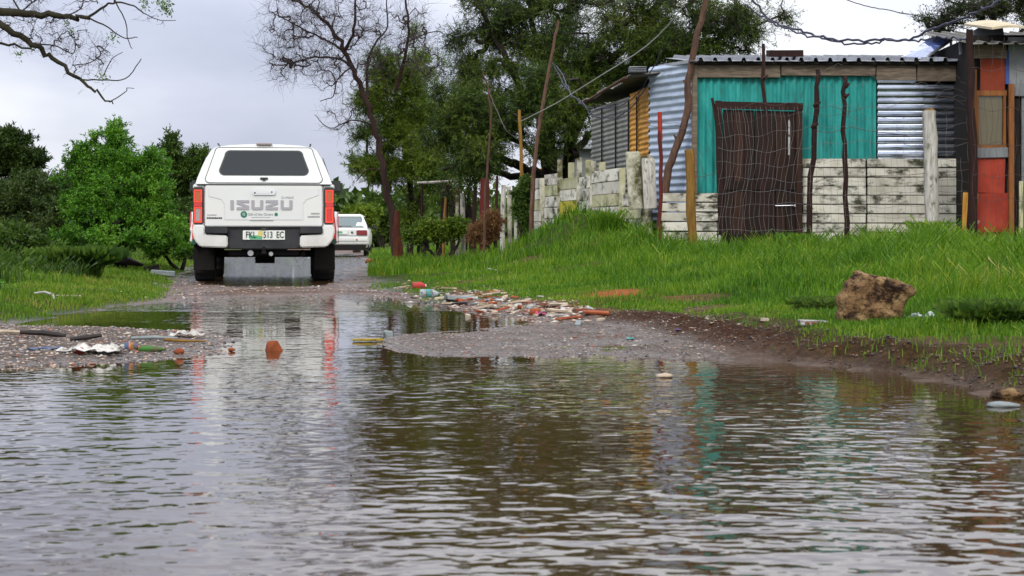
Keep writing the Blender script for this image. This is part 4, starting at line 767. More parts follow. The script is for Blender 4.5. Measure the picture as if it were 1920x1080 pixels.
# mesh wires
def wave(x, z, s): return .012*math.sin(x*5.1+s)+.01*math.sin(x*11.3+s*2.1)
WM = MB(); WR = MB()
zs_ = [430, 405, 385, 362, 338, 310, 280, 250, 225, 205]
for i, py in enumerate(zs_):
    pts = []
    for px in range(1345, 1822, 9):
        sag = 6*math.sin((px-1345)/477*math.pi*3+i) + 3*math.sin(px*.09+i*1.7)
        pts.append(P(px, py+sag*(.4+.1*i)+((px-1345)*-.03 if i > 4 else 0), DW-.045+.02*math.sin(px*.05+i)))
    (WM if i < 8 else WR).tube(pts, .0022 if i % 3 else .003, 3, caps=False)
px = 1347
while px < 1820:
    dense = px < 1506; step = random.uniform(5.5, 10) if dense else random.uniform(10, 15)
    top = 196 if dense else 290 if random.random() < .6 else 215; ph = random.uniform(0, 6); A_ = 8.0 if dense else 1.6; pts = []
    for py in range(440, int(top), -8): pts.append(P(px+A_*math.sin(py*.022+ph*.15+px*.01)+1.0*math.sin(py*.11+ph), py, DW-.045+.02*math.sin(py*.06+ph)))
    WM.tube(pts, .0017, 3, caps=False); px += step
for _ in range(14):       # loose curls near the top
    x0 = random.uniform(1520, 1800); y0 = random.uniform(135, 215); WM.tube([P(x0+k_*9, y0-14*math.sin(k_*.5+x0)-random.uniform(0, 6), DW-.05) for k_ in range(7)], .002, 3, caps=False)
WM.obj('wire_mesh', M['wire'], wf); 
for (x0, y0, x1, y1) in [(1180, 165+50, 1293, 232), (1205, 232, 1300, 240), (1293, 330, 1345, 322), (1530, 245, 1590, 240), (1300, 400, 1345, 398), (1590, 238, 1822, 262), (1516, 330, 1822, 318)]:
    WR.tube([P(x0+(x1-x0)*k_/8, y0+(y1-y0)*k_/8+5*math.sin(k_/8*math.pi)+random.uniform(-1, 1), DW-.03) for k_ in range(9)], .0035, 4, caps=False)
WR.obj('strand_wires', M['wirerust'], wf)
WR2 = MB()
for i in range(9):
    x0 = 1826+i*11; WR2.tube([P(x0+3*math.sin(py*.05+i), py, 23.2) for py in range(70 if i % 2 else 150, 430, 12)], .0022, 3, caps=False)
for py in (130, 205, 270, 330, 375): WR2.tube([P(x_, py+4*math.sin(x_*.1+py), 23.2) for x_ in range(1824, 1960, 8)], .003, 3, caps=False)
WR2.obj('wire_mesh', M['wirerust'], wf)
# long bent pole
bp = thing('branch_pole', 'long crooked bare branch leaning before the blue sheet, carrying the cables', 'pole', (X(1243, 24.88), 24.88, gz(X(1243, 24.88), 24.88)))
m = MB(); pp = smoothpath([np.array(P(x_, y_, 24.88))-np.array(bp.location) for x_, y_ in [(1238, 430), (1247, 358), (1258, 300), (1283, 235), (1291, 190), (1289, 160), (1300, 105), (1308, 60), (1322, 10), (1335, -60)]], 4, .006)
m.tube(pp, [.058-.022*i/len(pp) for i in range(len(pp))], 9); m.obj('pole_shaft', M['barkpole'], bp, smooth=True)
for a, b in (((1289, 160), (1281, 150)), ((1302, 95), (1309, 86)), ((1270, 262), (1263, 252))): MB().tube([Vector(P(*a, 24.88))-bp.location, Vector(P(*b, 24.88))-bp.location], [.03, .012], 6).obj('stub', M['barkpole'], bp)

# ---------------------------------------------------------------- concrete slab fence running back
cf = thing('concrete_fence', 'old mossy concrete slab fence with cream posts running back from the shack', 'fence', (0, 0, 0))
fp = [(1212, 25.3, 292), (1166, 26.3, 315), (1110, 27.6, 302), (1086, 28.4, 296), (1050, 29.5, 300), (1021, 30.4, 335), (1000, 31.1, 343)]
for i, (px, d, top) in enumerate(fp):
    x_ = X(px, d); g = gz(x_, d)-.12; H = Z(top, d)-g; wid = .085 if i else .16
    m = MB(); m.box((0, 0, H/2), (wid, .12, H), None, 0, .006); m.obj('post', M['cpost'] if i != 1 else M['yslab'], cf, loc=(x_, d, g), rot=(0, R(random.uniform(-2, 2)), 0), bevel=.008)
for px, d, top, w_, mt in ((1192, 25.2, 285, .19, 'cpost'), (1220, 25.05, 296, .17, 'wpost')):
    x_ = X(px, d); g = gz(x_, d)-.1; zt = Z(top, d); zb = Z(392, d); m = MB(); m.box((0, 0, (zt-zb)/2), (w_, .12, zt-zb), None, 0, .012); m.obj('thick_post', M[mt], cf, loc=(x_, d, zb), rot=(0, R(-3), 0), bevel=.012)
tops = [362, 318, 331, 333, 326, 334]; bots = [410]*6
for i in range(6):
    (xa, da, _), (xb, db, _2) = fp[i], fp[i+1]; A_ = Vector((X(xa, da), da)); B_ = Vector((X(xb, db), db)); dm = (da+db)/2; zt = Z(tops[i], dm); gg = min(gz(A_.x, A_.y), gz(B_.x, B_.y))-.1
    L = (B_-A_).length-.1; ang = math.atan2(B_.y-A_.y, B_.x-A_.x); hrow = .185; z = zt; r_ = 0
    while z > gg:
        mt = 'yslab' if (i*3+r_) % 4 == 1 else 'wwall'
        if i == 3 and r_ in (2, 3): mt = 'yellowslab'
        m = MB(); m.box((0, 0, 0), (L, .04, hrow-.007), None, 0, .006); m.obj('slab', M[mt], cf, loc=((A_.x+B_.x)/2, (A_.y+B_.y)/2, z-hrow/2), rot=(R(random.uniform(-1, 1)), R(random.uniform(-.5, .5)), ang), bevel=.004)
        z -= hrow; r_ += 1
for px, d, top in ((1095, 28.0, 300), (1120, 27.3, 304), (1062, 29.1, 305)):
    x_ = X(px, d)+.08; zt = Z(top, d); MB().box((0, 0, 0), (.10, .10, .5), None, 0, .006).obj('post_stub', M['yslab'], cf, loc=(x_, d+.08, zt-.25), bevel=.006)
# timber stakes further left
for k_, (px, d, top, w_, mt, lb) in enumerate([(943, 33, 347, .05, 'wpost', 'pale upright stake first beyond the dry bush'), (955, 32.6, 350, .045, 'cpost', 'cream stake beside the pale one at the fence end'), (966, 33, 352, .03, 'wpost', 'thin pale stake nearest the vine'), (908, 34, 335, .10, 'redpost', 'broad dark reddish stake behind the dry bush'), (868, 35.5, 362, .05, 'wpost', 'pale thin stake under the maroon cloth'), (857, 35.8, 366, .04, 'cpost', 'pale stake left of the maroon cloth'), (890, 34.5, 350, .045, 'bpost', 'dark stake left of the broad reddish one'), (832, 36, 372, .03, 'ypost', 'thin yellowish stake in the bushes'), (930, 33.4, 330, .03, 'bpost', 'thin dark stake right of the broad reddish one')]):
    x_ = X(px, d); g = gz(x_, d)-.1; H = Z(top, d)-g; o = MB().tube([(0, 0, 0), (random.uniform(-.02, .02), 0, H*.5), (random.uniform(-.05, .05), 0, H)], [w_, w_*.95, w_*.85], 7).obj('wooden_stake', M[mt], None, smooth=True, loc=(x_, d, g)); tag(o, lb, 'stake', 'stakes at the far end of the fence')
# tall thin poles
for px0, py0, pts, d, r0, r1, mt, lb in [(0, 0, [(997, 400), (1003, 300), (1018, 200), (1033, 110), (1047, 38)], 30.5, .045, .02, 'barkpole', 'tall slanting reddish pole in front of the big acacia trunk'), (0, 0, [(979, 370), (977, 290), (974, 206)], 31.5, .036, .026, 'ypost', 'short straight ochre pole with the white cable tied on'), (0, 0, [(908, 430), (912, 330), (920, 240), (917, 180), (905, 135)], 31, .028, .012, 'barkpole', 'thin forked grey pole left of the ochre pole')]:
    b = P(pts[0][0], pts[0][1], d); g = gz(b.x, d)-.1; root = Vector((b.x, d, g)); sp = [Vector((0, 0, 0))]+[Vector(P(x_, y_, d))-root for x_, y_ in pts]; sp = smoothpath(sp, 4, .008)
    tag(MB().tube(sp, [r0+(r1-r0)*i/(len(sp)-1) for i in range(len(sp))], 8).obj('wooden_pole', M[mt], None, smooth=True, loc=root), lb, 'pole')
# low shelter with pale rail and cloth
ls = thing('rail_shelter', 'low rail with pale top bar under the trees', 'rail', (X(830, 37), 37, gz(X(830, 37), 37)))
def lsp(px, py, d=37): return Vector(P(px, py, d))-ls.location
MB().tube([lsp(782, 343), lsp(862, 339)], .03, 6).obj('rail', M['wpost'], ls); MB().tube([lsp(838, 460), lsp(838, 342)], .03, 6).obj('leg', M['bpost'], ls); MB().tube([lsp(790, 460), lsp(792, 344)], .03, 6).obj('leg', M['bpost'], ls); MB().tube([lsp(862, 455), lsp(862, 338)], .035, 6).obj('leg', M['bpost'], ls)
m = MB(); n = 10; vs = []
for i in range(n+1):
    for j in range(6): vs.append(P(854+j*2.6+2*math.sin(i*.9+j), 355+i*4.6, 36.6+.06*math.sin(j*2.2+i*.3)))
fs = [(i*6+j, i*6+j+1, (i+1)*6+j+1, (i+1)*6+j) for i in range(n) for j in range(5)]
cv = MB().add([(v[0], v[1], v[2]) for v in vs], fs); o = cv.obj('hanging_cloth', M['maroon'], None, smooth=True); tag(o, 'dark maroon cloth hanging from the low rail under the trees', 'cloth'); o.modifiers.new('s', 'SOLIDIFY').thickness = .015
# distant little house
dh = thing('distant_house', 'small pale grey house glimpsed behind the acacia trunk', 'house', (X(1080, 48), 48, .4))
def dhp(px, py): return Vector(P(px, py, 48))-dh.location
w_, h_ = X(1125, 48)-X(1052, 48), Z(270, 48)-.4
MB().box((0, 1.0, h_/2), (w_, 2.0, h_)).obj('wall', M['greyboard'], dh); MB().box((0, .9, h_+.02), (w_+.3, 2.4, .06), Euler((R(6), 0, 0)).to_matrix()).obj('roof', M['roof'], dh)
MB().box((-.2, -.01, h_*.55), (.35, .03, .5)).obj('window', M['glass'], dh); MB().box((-w_/2-.55, .6, h_*.66), (.7, 1.2, h_*.2)).obj('orange_panel', M['orangesheet'], dh)

# ---------------------------------------------------------------- red shack at right edge
DR = 23.9
rs_ = thing('red_shack', 'red painted board shack with small window at the right edge', 'shack', (0, 0, 0))
def rb(name, x0, x1, y0, y1, mat, off=0, th=.02, rot=0, jit=.003): m = MB(); m.box((0, 0, 0), (X(x1, DR)-X(x0, DR), th, Z(y0, DR)-Z(y1, DR)), None, 0, jit); return m.obj(name, M[mat], rs_, loc=((X(x0, DR)+X(x1, DR))/2, DR-off, (Z(y0, DR)+Z(y1, DR))/2), rot=(0, rot, 0), bevel=.003)
gbx = base_y(1870, DR)
m = MB(); m.box((X(1828, DR)+2.0, DR+1.32, 1.75), (4.0, 2.55, 3.0)); m.obj('inner_wall', M['under'], rs_)
rb('upper_red_board', 1838, 1884, 106, 170, 'rustwall', .0, .025); rb('blue_trim', 1884, 1892, 95, 158, 'blueboard', .01, .025); rb('grey_board', 1890, 1990, 70, 158, 'greyboard', .0, .025); rb('grey_board', 1900, 1990, 158, 182, 'greyboard', .012, .02, R(3))
rb('lintel_board', 1826, 1886, 84, 110, 'fascia', .02, .03)
# window with frame
win = rb('window', 1833, 1880, 180, 272, 'window', -.005, .012)
def wfm(n_, x0, x1, y0, y1): m = MB(); m.box((0, 0, 0), (X(x1, DR)-X(x0, DR), .05, Z(y0, DR)-Z(y1, DR)), None, 0, .002); o = m.obj(n_, M['orangewood'], win, bevel=.003); o.location = (((X(x0, DR)+X(x1, DR))/2)-win.location.x, -.02, (Z(y0, DR)+Z(y1, DR))/2-win.location.z); return o
wfm('frame_head', 1829, 1886, 170, 180); wfm('frame_jamb', 1829, 1834, 180, 272); wfm('frame_jamb', 1880, 1885, 180, 272); wfm('frame_sill', 1829, 1886, 272, 278)
rb('grey_rail', 1826, 1889, 277, 296, 'greyboard', .03, .03, R(-1)); rb('middle_red_board', 1829, 1884, 296, 362, 'redwall', .0, .02, R(1.5)); rb('lower_red_board', 1831, 1898, 362, 436, 'redwall', .018, .02, R(-.8)); rb('bottom_board', 1832, 1896, 436, 470, 'rustwall', .0, .02)
rb('door_post', 1889, 1899, 158, gbx+8, 'orangewood', .05, .06); rb('opening_shade_sheet', 1899, 1912, 185, gbx, 'under', -.02, .02); rb('yellow_edge_board', 1909, 1916, 340, gbx, 'yslab', .04, .03)  # dark sheet beside the door post stands for the shade of the opening
rb('grey_board', 1916, 2000, 180, gbx, 'greyboard', -.02, .02); rb('jamb', 1822, 1830, 130, 360, 'orangewood', .03, .03)
p_ = rb('leaning_rusty_panel', 1798, 1826, 362, 447, 'orangesheet', .18, .012, R(2))
ribroof('roof_sheet', X(1812, DR), X(1812, DR)+4.0, DR-.35, DR+2.8, Z(88, DR), Z(88, DR)+.5, .2, .03, M['roofunder'], rs_)
m = MB(); pts = []
ap = [(i/24*1.9, .05*math.sin(i/24*9)+.10) for i in range(25)]
vs = [(X(1858, 23.6)+a, 23.55, Z(52, 23.6)+b-.1-.06*min(a*1.3, 1)) for a, b in ap]+[(X(1858, 23.6)+a, 25.0, Z(52, 23.6)+b+.12) for a, b in ap]; vs += [(v[0], v[1], v[2]-.03) for v in vs]; n = 25
m.add(vs, [(i, i+1, n+i+1, n+i) for i in range(n-1)]+[(2*n+i, 3*n+i, 3*n+i+1, 2*n+i+1) for i in range(n-1)]+[(i, 2*n+i, 2*n+i+1, i+1) for i in range(n-1)]+[(0, n, 3*n, 2*n)]); m.obj('cream_roof_sheet', M['asb'], rs_, smooth=True)
MB().prism([(0, 0), (.35, .02), (.33, .16), (.12, .20), (.0, .10)], (X(1822, 24.1), 24.3, Z(92, 24.1)), (1, 0, 0), (0, .2, 1), .02).obj('bent_grey_sheet', M['roof'], rs_)
MB().prism([(0, 0), (.62, .22), (.60, .38), (.25, .36), (.0, .20)], (X(1805, 24.4), 24.6, Z(100, 24.4)), (1, 0, 0), (0, .1, 1), .02).obj('bent_grey_sheet', M['roof'], rs_)
# solar panel
sp = thing('solar_panel', 'tilted blue solar panel propped on the right end of the shack roof', 'solar panel', (X(1730, 25.8), 25.8, Z(112, 25.8)))
def spp(px, py, d): return Vector(P(px, py, d))-sp.location
q = [spp(1690, 112, 25.6), spp(1733, 112, 25.3), spp(1795, 70, 26.0), spp(1757, 68, 26.5)]
nn = (q[1]-q[0]).cross(q[3]-q[0]).normalized()
m = MB(); m.add(q+[v+nn*.03 for v in q], [(3, 2, 1, 0), (4, 5, 6, 7), (0, 1, 5, 4), (1, 2, 6, 5), (2, 3, 7, 6), (3, 0, 4, 7)]); m.obj('panel_face', M['solar'], sp)
fr = MB()
for i in range(4): fr.tube([q[i]+nn*.015, q[(i+1) % 4]+nn*.015], .022, 4)
fr.obj('frame', M['alu'], sp); MB().tube([spp(1783, 78, 26), spp(1783, 120, 26)], .02, 5).obj('prop', M['alu'], sp); MB().tube([spp(1748, 98, 26), spp(1748, 118, 26)], .02, 5).obj('prop', M['under'], sp)
mg = MB()
for k_ in (1, 2): a = q[0].lerp(q[1], k_/3)+nn*.033; b = q[3].lerp(q[2], k_/3)+nn*.033; mg.tube([a, b], .004, 4)
for k_ in (1, 2, 3): a = q[0].lerp(q[3], k_/4)+nn*.033; b = q[1].lerp(q[2], k_/4)+nn*.033; mg.tube([a, b], .004, 4)
mg.obj('grid_lines', M['alu'], sp)
# cables
def cable(label, pix, r_, mat, wob=.01, n=8, name='cable'):
    pts = smoothpath([P(*p) for p in pix], n, wob); return tag(MB().tube(pts, r_, 5, caps=True).obj(name, M[mat], None, smooth=True), label, 'cable')
cable('thick dark cable sagging from the acacia over the shack roof, upper strand', [(1395, -20, 27), (1440, 35, 27), (1500, 58, 27), (1560, 74, 26.5), (1640, 75, 26), (1700, 75, 25.5), (1745, 55, 25), (1800, 35, 24.5), (1850, 12, 24), (1900, -20, 24)], .018, 'cable', .012)
cable('dark cable sagging over the shack roof, lower kinked strand', [(1400, 10, 26.9), (1450, 42, 26.9), (1510, 65, 26.8), (1575, 80, 26.4), (1640, 82, 26), (1660, 74, 26), (1720, 76, 25.5), (1770, 70, 25), (1818, 75, 24)], .014, 'cable', .012)
cable('thin wire crossing the sky at the upper right', [(1560, -10, 30), (1620, 10, 30), (1680, 22, 30), (1760, 38, 30), (1830, 60, 30)], .008, 'bpost', .004)
cable('white cable slanting from the ochre pole up to the crooked branch', [(976, 228, 31.5), (1040, 195, 29.5), (1110, 152, 28), (1200, 95, 26), (1250, 50, 25), (1285, 5, 24.2), (1310, -30, 24.88)], .008, 'whitecable', .001)
cable('twisted grey cable hanging from the slanting pole to the lean-to', [(1036, 118, 30.6), (1055, 140, 30), (1070, 175, 29), (1092, 192, 28), (1110, 215, 27.6), (1150, 220, 27), (1180, 205, 26.2), (1215, 160, 25.8)], .009, 'cable', .007)
cable('second grey cable looping along the lean-to eave', [(1040, 125, 30.5), (1062, 165, 29.5), (1085, 190, 28.5), (1110, 203, 27.6), (1160, 198, 26.8), (1200, 170, 26), (1240, 95, 25)], .008, 'cable', .006)
cable('thin wire trailing down left of the ochre pole', [(918, 175, 31), (935, 215, 31), (950, 245, 31), (975, 262, 31.3)], .006, 'wire', .003)

# ---------------------------------------------------------------- text helper
def text_obj(name, s_, size, mat, parent, loc, rot, ext=.0015, align='CENTER', sx_=1.0, bold=0.0):
    cu = bpy.data.curves.new(name, 'FONT'); cu.body = s_; cu.size = size; cu.extrude = ext; cu.align_x = align; cu.align_y = 'CENTER'; cu.offset = bold; cu.resolution_u = 3
    tmp = bpy.data.objects.new('tmp_text', cu); me = bpy.data.meshes.new_from_object(tmp); bpy.data.objects.remove(tmp); me.name = name; me.materials.clear(); me.materials.append(mat)
    o = link(name, me, parent, loc, rot); o.scale = (sx_, 1, 1); return o
UPR = (R(90), 0, 0)

# ---------------------------------------------------------------- pickup truck
def wheel(parent, x, y, r, w_, rimr, side, name='wheel', z=None):
    o = bpy.data.objects.new(name, None); COL.objects.link(o); o.parent = parent; o.location = (x, y, r-.03 if z is None else z); o.empty_display_size = .1
    prof = [(-w_/2, rimr), (-w_/2, r*.86), (-w_*.42, r*.96), (-w_*.25, r), (w_*.25, r), (w_*.42, r*.96), (w_/2, r*.86), (w_/2, rimr)]; k = 36; m = MB(); vs = []
    for j in range(k):
        a = 2*math.pi*j/k
        for i, (px, pr) in enumerate(prof): rr = pr-(.012 if (j % 2 and 2 <= i <= 5) else 0); vs.append((px, math.cos(a)*rr, math.sin(a)*rr))
    n = len(prof); m.add(vs, [(j*n+i, j*n+i+1, ((j+1) % k)*n+i+1, ((j+1) % k)*n+i) for j in range(k) for i in range(n-1)]); m.obj('tyre', M['tyre'], o)
    m = MB(); xo = side*w_*.30; m.tube([(-w_*.4, 0, 0), (w_*.4, 0, 0)], rimr*.98, 24, caps=False); m.tube([(xo-.01, 0, 0), (xo+.01, 0, 0)], rimr*.3, 16)
    for j in range(6): a = j*math.pi/3; m.box((xo, math.cos(a)*rimr*.55, math.sin(a)*rimr*.55), (.025, rimr*.9, rimr*.22), Matrix.Rotation(a, 3, 'X'))
    m.box((0, 0, 0), (.01, rimr*1.2, rimr*1.2)); m.obj('rim', M['rim'], o); return o
def side_poly(arches, outline):
    return outline
def arch_pts(cy, cz, r, z0, n=10):
    a0 = math.asin(max(-1, min(1, (z0-cz)/r))); return [(cy+r*math.cos(math.pi-a0-(math.pi-2*a0)*i/n), cz+r*math.sin(math.pi-a0-(math.pi-2*a0)*i/n)) for i in range(n+1)]
TD = 23.3
tr = thing('pickup_truck', 'white double cab pickup with a white canopy, seen from behind on the flooded road', 'pickup', (X(495, TD), TD, 0), R(7.1))
RA, FA = 1.12, 4.20            # axle positions
for sgn in (-1, 1):            # side panels with wheel arches
    poly = [(0.02, .62), (.50, .60)]+arch_pts(RA, .37, .46, .50)+[(1.7, .48), (3.6, .48)]+arch_pts(FA, .37, .45, .50)+[(4.9, .55), (5.12, .62), (5.16, .85), (5.0, 1.04), (3.75, 1.16), (3.5, 1.24), (.02, 1.26)]
    x0 = .86*sgn; m = MB(); m.prism(poly, (x0-.04, 0, 0), (0, 1, 0), (0, 0, 1), .08); m.obj('side_panel', M['dpaint'], tr, smooth=30, bevel=.012)
    for cy in (RA, FA):        # bulged wheel arch
        m = MB(); outer = arch_pts(cy, .37, .56, .52, 14); inner = arch_pts(cy, .37, .455, .50, 14)
        m.prism(outer+inner[::-1], (sgn*.935-.035, 0, 0), (0, 1, 0), (0, 0, 1), .07); m.obj('wheel_arch', M['dpaint'], tr, smooth=30, bevel=.012)
    # coloured stripe on the rear arch
    m = MB(); st = [(RA-.50, .52), (RA-.42, .50), (RA-.30, .78), (RA-.12, .88), (RA-.15, .93), (RA-.40, .84)]; m.prism(st, (sgn*.973-.002, 0, 0), (0, 1, 0), (0, 0, 1), .004); m.obj('side_sticker', M['sticker_red'], tr)
    m = MB(); m.box((sgn*.972, RA-.49, .60), (.005, .05, .16)); m.obj('side_sticker', M['sticker_green'], tr)
    m = MB(); m.prism([(.62-0, .50), (.68, .50), (.66, .86), (.60, .92)], (sgn*.90, -.0, 0), (0, 1, 0), (0, 0, 1), .001)
    # rear face of arch carries the visible stripe
    m = MB(); yb = RA-.57; m.prism([(.835, .50), (.940, .50), (.940, .68), (.915, .88), (.90, .84)] if sgn > 0 else [(-.940, .50), (-.835, .50), (-.90, .80), (-.915, .86), (-.940, .72)], (0, yb+.30, 0), (1, 0, 0), (0, 0, 1), .30); m.obj('arch_rear_face', M['sticker_red'], tr, bevel=.008)
    m = MB(); m.box((sgn*.915, RA-.585, .52), (.045, .03, .07)); m.obj('arch_rear_sticker', M['sticker_green'], tr)
# bed floor, tailgate frame, hood
m = MB(); m.box((0, 2.55, .56), (1.62, 4.9, .12)); m.box((0, 4.35, .78), (1.66, 1.5, .5)); m.obj('chassis', M['under'], tr)
m = MB(); m.box((0, .9, .95), (1.64, 1.6, .60)); m.obj('load_bed', M['dpaint'], tr)
m = MB(); m.loft([[(-.80, y, z-.2), (.80, y, z-.2), (.82, y, z-.03), (.6, y, z+.02), (0, y, z+.04), (-.6, y, z+.02), (-.82, y, z-.03)] for y, z in ((3.6, 1.18), (4.3, 1.13), (4.9, 1.04), (5.14, .92))]); m.obj('bonnet', M['dpaint'], tr, smooth=30)
m = MB(); m.box((0, 5.14, .80), (1.5, .06, .30)); m.obj('grille', M['black'], tr); m = MB(); m.box((0, 5.15, .52), (1.75, .16, .24)); m.obj('front_bumper', M['dpaint'], tr, bevel=.03)
for sgn in (-1, 1): m = MB(); m.box((sgn*.70, 5.10, .92), (.34, .12, .16)); m.obj('headlight', M['clearlens'], tr, bevel=.02)
# tailgate
tg = MB(); tg.prism([(-.745, .715), (.745, .715), (.752, 1.0), (.745, 1.245), (-.745, 1.245), (-.752, 1.0)], (0, .03, 0), (1, 0, 0), (0, 0, 1), .06); TG = tg.obj('tailgate', M['dpaint'], tr, bevel=.012)
m = MB(); m.prism([(-.50, 1.00), (-.42, .86), (.42, .86), (.50, 1.00), (.56, 1.06), (.56, 1.16), (.70, 1.21), (-.70, 1.21), (-.56, 1.16), (-.56, 1.06)], (0, -.030, 0), (1, 0, 0), (0, 0, 1), .010)
m = MB(); m.prism([(-.70, 1.10), (-.54, 1.06), (-.50, 1.00), (-.50, .80), (.50, .80), (.50, 1.00), (.54, 1.06), (.70, 1.12), (.70, 1.20), (-.70, 1.20)], (0, -.030, 0), (1, 0, 0), (0, 0, 1), .005); m.obj('tailgate_pressing', M['paint'], TG, bevel=.004)
YT = -.0365
m = MB(); m.box((0, YT-.012, 1.155), (.29, .030, .068)); m.obj('tailgate_handle', M['chrome'], TG, bevel=.012)
m = MB(); m.box((0, YT-.028, 1.158), (.22, .006, .036)); m.obj('handle_inset', M['paint'], TG, bevel=.002); m = MB(); m.box((-.115, YT-.030, 1.147), (.02, .006, .02)); m.cyl((.10, YT-.033, 1.158), (.10, YT-.026, 1.158), .010, 10); m.obj('handle_lock', M['ink'], TG)
# block letters
def letter(ch, x0, w_, z0, h_, s_=.038):
    def B(a, b, c, d): return [(x0+a*w_, z0+c*h_), (x0+b*w_, z0+c*h_), (x0+b*w_, z0+d*h_), (x0+a*w_, z0+d*h_)]
    e_ = s_/w_; f_ = s_*.92/h_
    if ch == 'I': ps = [B(0, 1, 0, 1)]
    elif ch == 'U': ps = [B(0, e_, .16, 1), B(1-e_, 1, .16, 1), [(x0, z0+.16*h_), (x0+.1*w_, z0), (x0+.9*w_, z0), (x0+w_, z0+.16*h_), (x0+w_-s_, z0+f_*h_), (x0+s_, z0+f_*h_)]]
    elif ch == 'S': ps = [B(0, 1, 1-f_, 1), B(0, 1, 0, f_), [(x0, z0+h_*(1-f_)), (x0+s_*1.2, z0+h_*(1-f_)), (x0+w_, z0+h_*.42), (x0+w_, z0+h_*f_), (x0+w_-s_*1.2, z0+h_*f_), (x0, z0+h_*.60)]]
    else: ps = [B(0, 1, 1-f_, 1), B(0, 1, 0, f_), [(x0+w_, z0+h_*(1-f_)), (x0+w_-s_*1.2, z0+h_*(1-f_)), (x0, z0+h_*.42), (x0, z0+h_*f_), (x0+s_*1.2, z0+h_*f_), (x0+w_, z0+h_*.60)]]
    m = MB()
    for i, q_ in enumerate(ps): m.prism(q_, (0, YT-.0005*i, 0), (1, 0, 0), (0, 0, 1), .006)
    m.obj('letter_'+ch.lower(), M['silver'], TG)
for ch, xa, w_ in (('I', -.425, .042), ('S', -.345, .155), ('U', -.160, .150), ('Z', .022, .155), ('U', .212, .150)): letter(ch, xa, w_, .93, .125)
text_obj('model_badge', 'D-MAX', .045, M['silver'], TG, (.30, YT-.002, 1.088), UPR, .001, sx_=1.1)
m = MB(); m.cyl((-.255, YT-.003, .872), (-.255, YT+.004, .872), .042, 24); m.obj('round_emblem', M['green'], TG); text_obj('emblem_mark', 'G', .05, M['platew'], TG, (-.255, YT-.004, .872), UPR, .001)
m = MB(); m.cyl((.155, YT-.003, .872), (.155, YT+.004, .872), .022, 20); m.obj('small_emblem', M['green'], TG)
text_obj('sticker_text', 'Gift of the Givers', .047, M['grey_ink'], TG, (-.045, YT-.002, .872), UPR, .001, sx_=.95)
m = MB(); m.box((-.04, YT, .835), (.24, .003, .006)); m.box((-.03, YT, .795), (.30, .003, .007)); m.obj('sticker_lines', M['grey_ink'], TG)
def dashes(x0, x1, z, h_, seg, mat): 
    m = MB(); a = x0
    while a < x1: l = random.uniform(.4, 1)*seg; m.box((a+l/2, -.034, z), (min(l, x1-a), .003, h_)); a += l+.005
    m.obj('small_badge', mat, TG)
dashes(-.72, -.60, .865, .012, .02, M['silver']); dashes(-.725, -.53, .825, .018, .03, M['ink']); dashes(.60, .71, .885, .018, .025, M['grey_ink']); dashes(.56, .71, .845, .017, .03, M['grey_ink'])
# rear pillars beside the tailgate and tail lights
for sgn in (-1, 1):
    m = MB(); m.box((sgn*.825, .05, .985), (.145, .10, .54)); m.obj('rear_pillar', M['paint'], tr, bevel=.015)
    L_ = MB().box((sgn*.832, -.008, .985), (.138, .05, .475)).obj('tail_light', M['ink'], tr, bevel=.014); xx = sgn*.836
    def ring(cx, cz, w_, h_, th, mat, y, nm):
        m = MB(); m.box((cx-w_/2+th/2, y, cz), (th, .02, h_)); m.box((cx+w_/2-th/2, y, cz), (th, .02, h_)); m.box((cx, y, cz+h_/2-th/2), (w_-2*th-.001, .02, th)); m.box((cx, y, cz-h_/2+th/2), (w_-2*th-.001, .02, th)); m.obj(nm, mat, L_)
    ring(xx, 1.105, .105, .165, .020, M['redglow'], -.038, 'light_ring'); ring(xx, .865, .105, .200, .020, M['redglow'], -.038, 'light_ring')
    MB().box((xx, -.034, 1.105), (.062, .018, .120)).obj('indicator_lens', M['amber'], L_); MB().box((xx, -.034, .865), (.062, .018, .155)).obj('reverse_lens' if sgn < 0 else 'brake_lens', M['clearlens'] if sgn < 0 else M['redlens'], L_)
    MB().box((xx, -.034, .995), (.10, .02, .05)).obj('reflector', M['redlens'], L_)
# bumper
B0 = .43
for sgn in (-1, 1):
    poly = [(.745, .735), (.89, .735), (.905, .66), (.875, .54), (.80, .455), (.47, .445), (.455, .47), (.46, .60), (.745, .615)]
    m = MB(); m.prism([(sgn*a, b) for a, b in poly], (0, .12, 0), (1, 0, 0), (0, 0, 1), .26); m.obj('bumper_corner', M['dpaint'], tr, smooth=30, bevel=.022)
    m = MB(); m.box((sgn*.60, -.10, .665), (.29, .12, .085)); m.obj('bumper_step', M['black'], tr, bevel=.012)
m = MB(); m.box((0, -.02, .555), (.93, .14, .245)); m.box((0, -.095, .455), (.86, .03, .06)); m.obj('bumper_centre', M['black'], tr, bevel=.012)
m = MB(); m.box((0, -.02, .70), (1.48, .10, .03)); m.obj('sill_strip', M['under'], tr)
PL = MB().box((0, -.10, .605), (.535, .012, .120)).obj('number_plate', M['platew'], tr, bevel=.004)
MB().box((-.10, -.107, .578), (.16, .003, .050)).obj('plate_green_patch', M['plateg'], PL); MB().box((-.045, -.109, .625), (.055, .003, .07)).obj('plate_emblem', M['platey'], PL)
text_obj('plate_text', 'FKL', .115, M['ink'], PL, (-.165, -.112, .607), UPR, .001, sx_=.72, bold=.001); text_obj('plate_text', '513', .115, M['ink'], PL, (.052, -.112, .607), UPR, .001, sx_=.72, bold=.001); text_obj('plate_text', 'EC', .115, M['ink'], PL, (.205, -.112, .607), UPR, .001, sx_=.72, bold=.001)
m = MB(); m.box((0, -.10, .685), (.07, .03, .025)); m.obj('plate_lamp', M['ink'], tr)
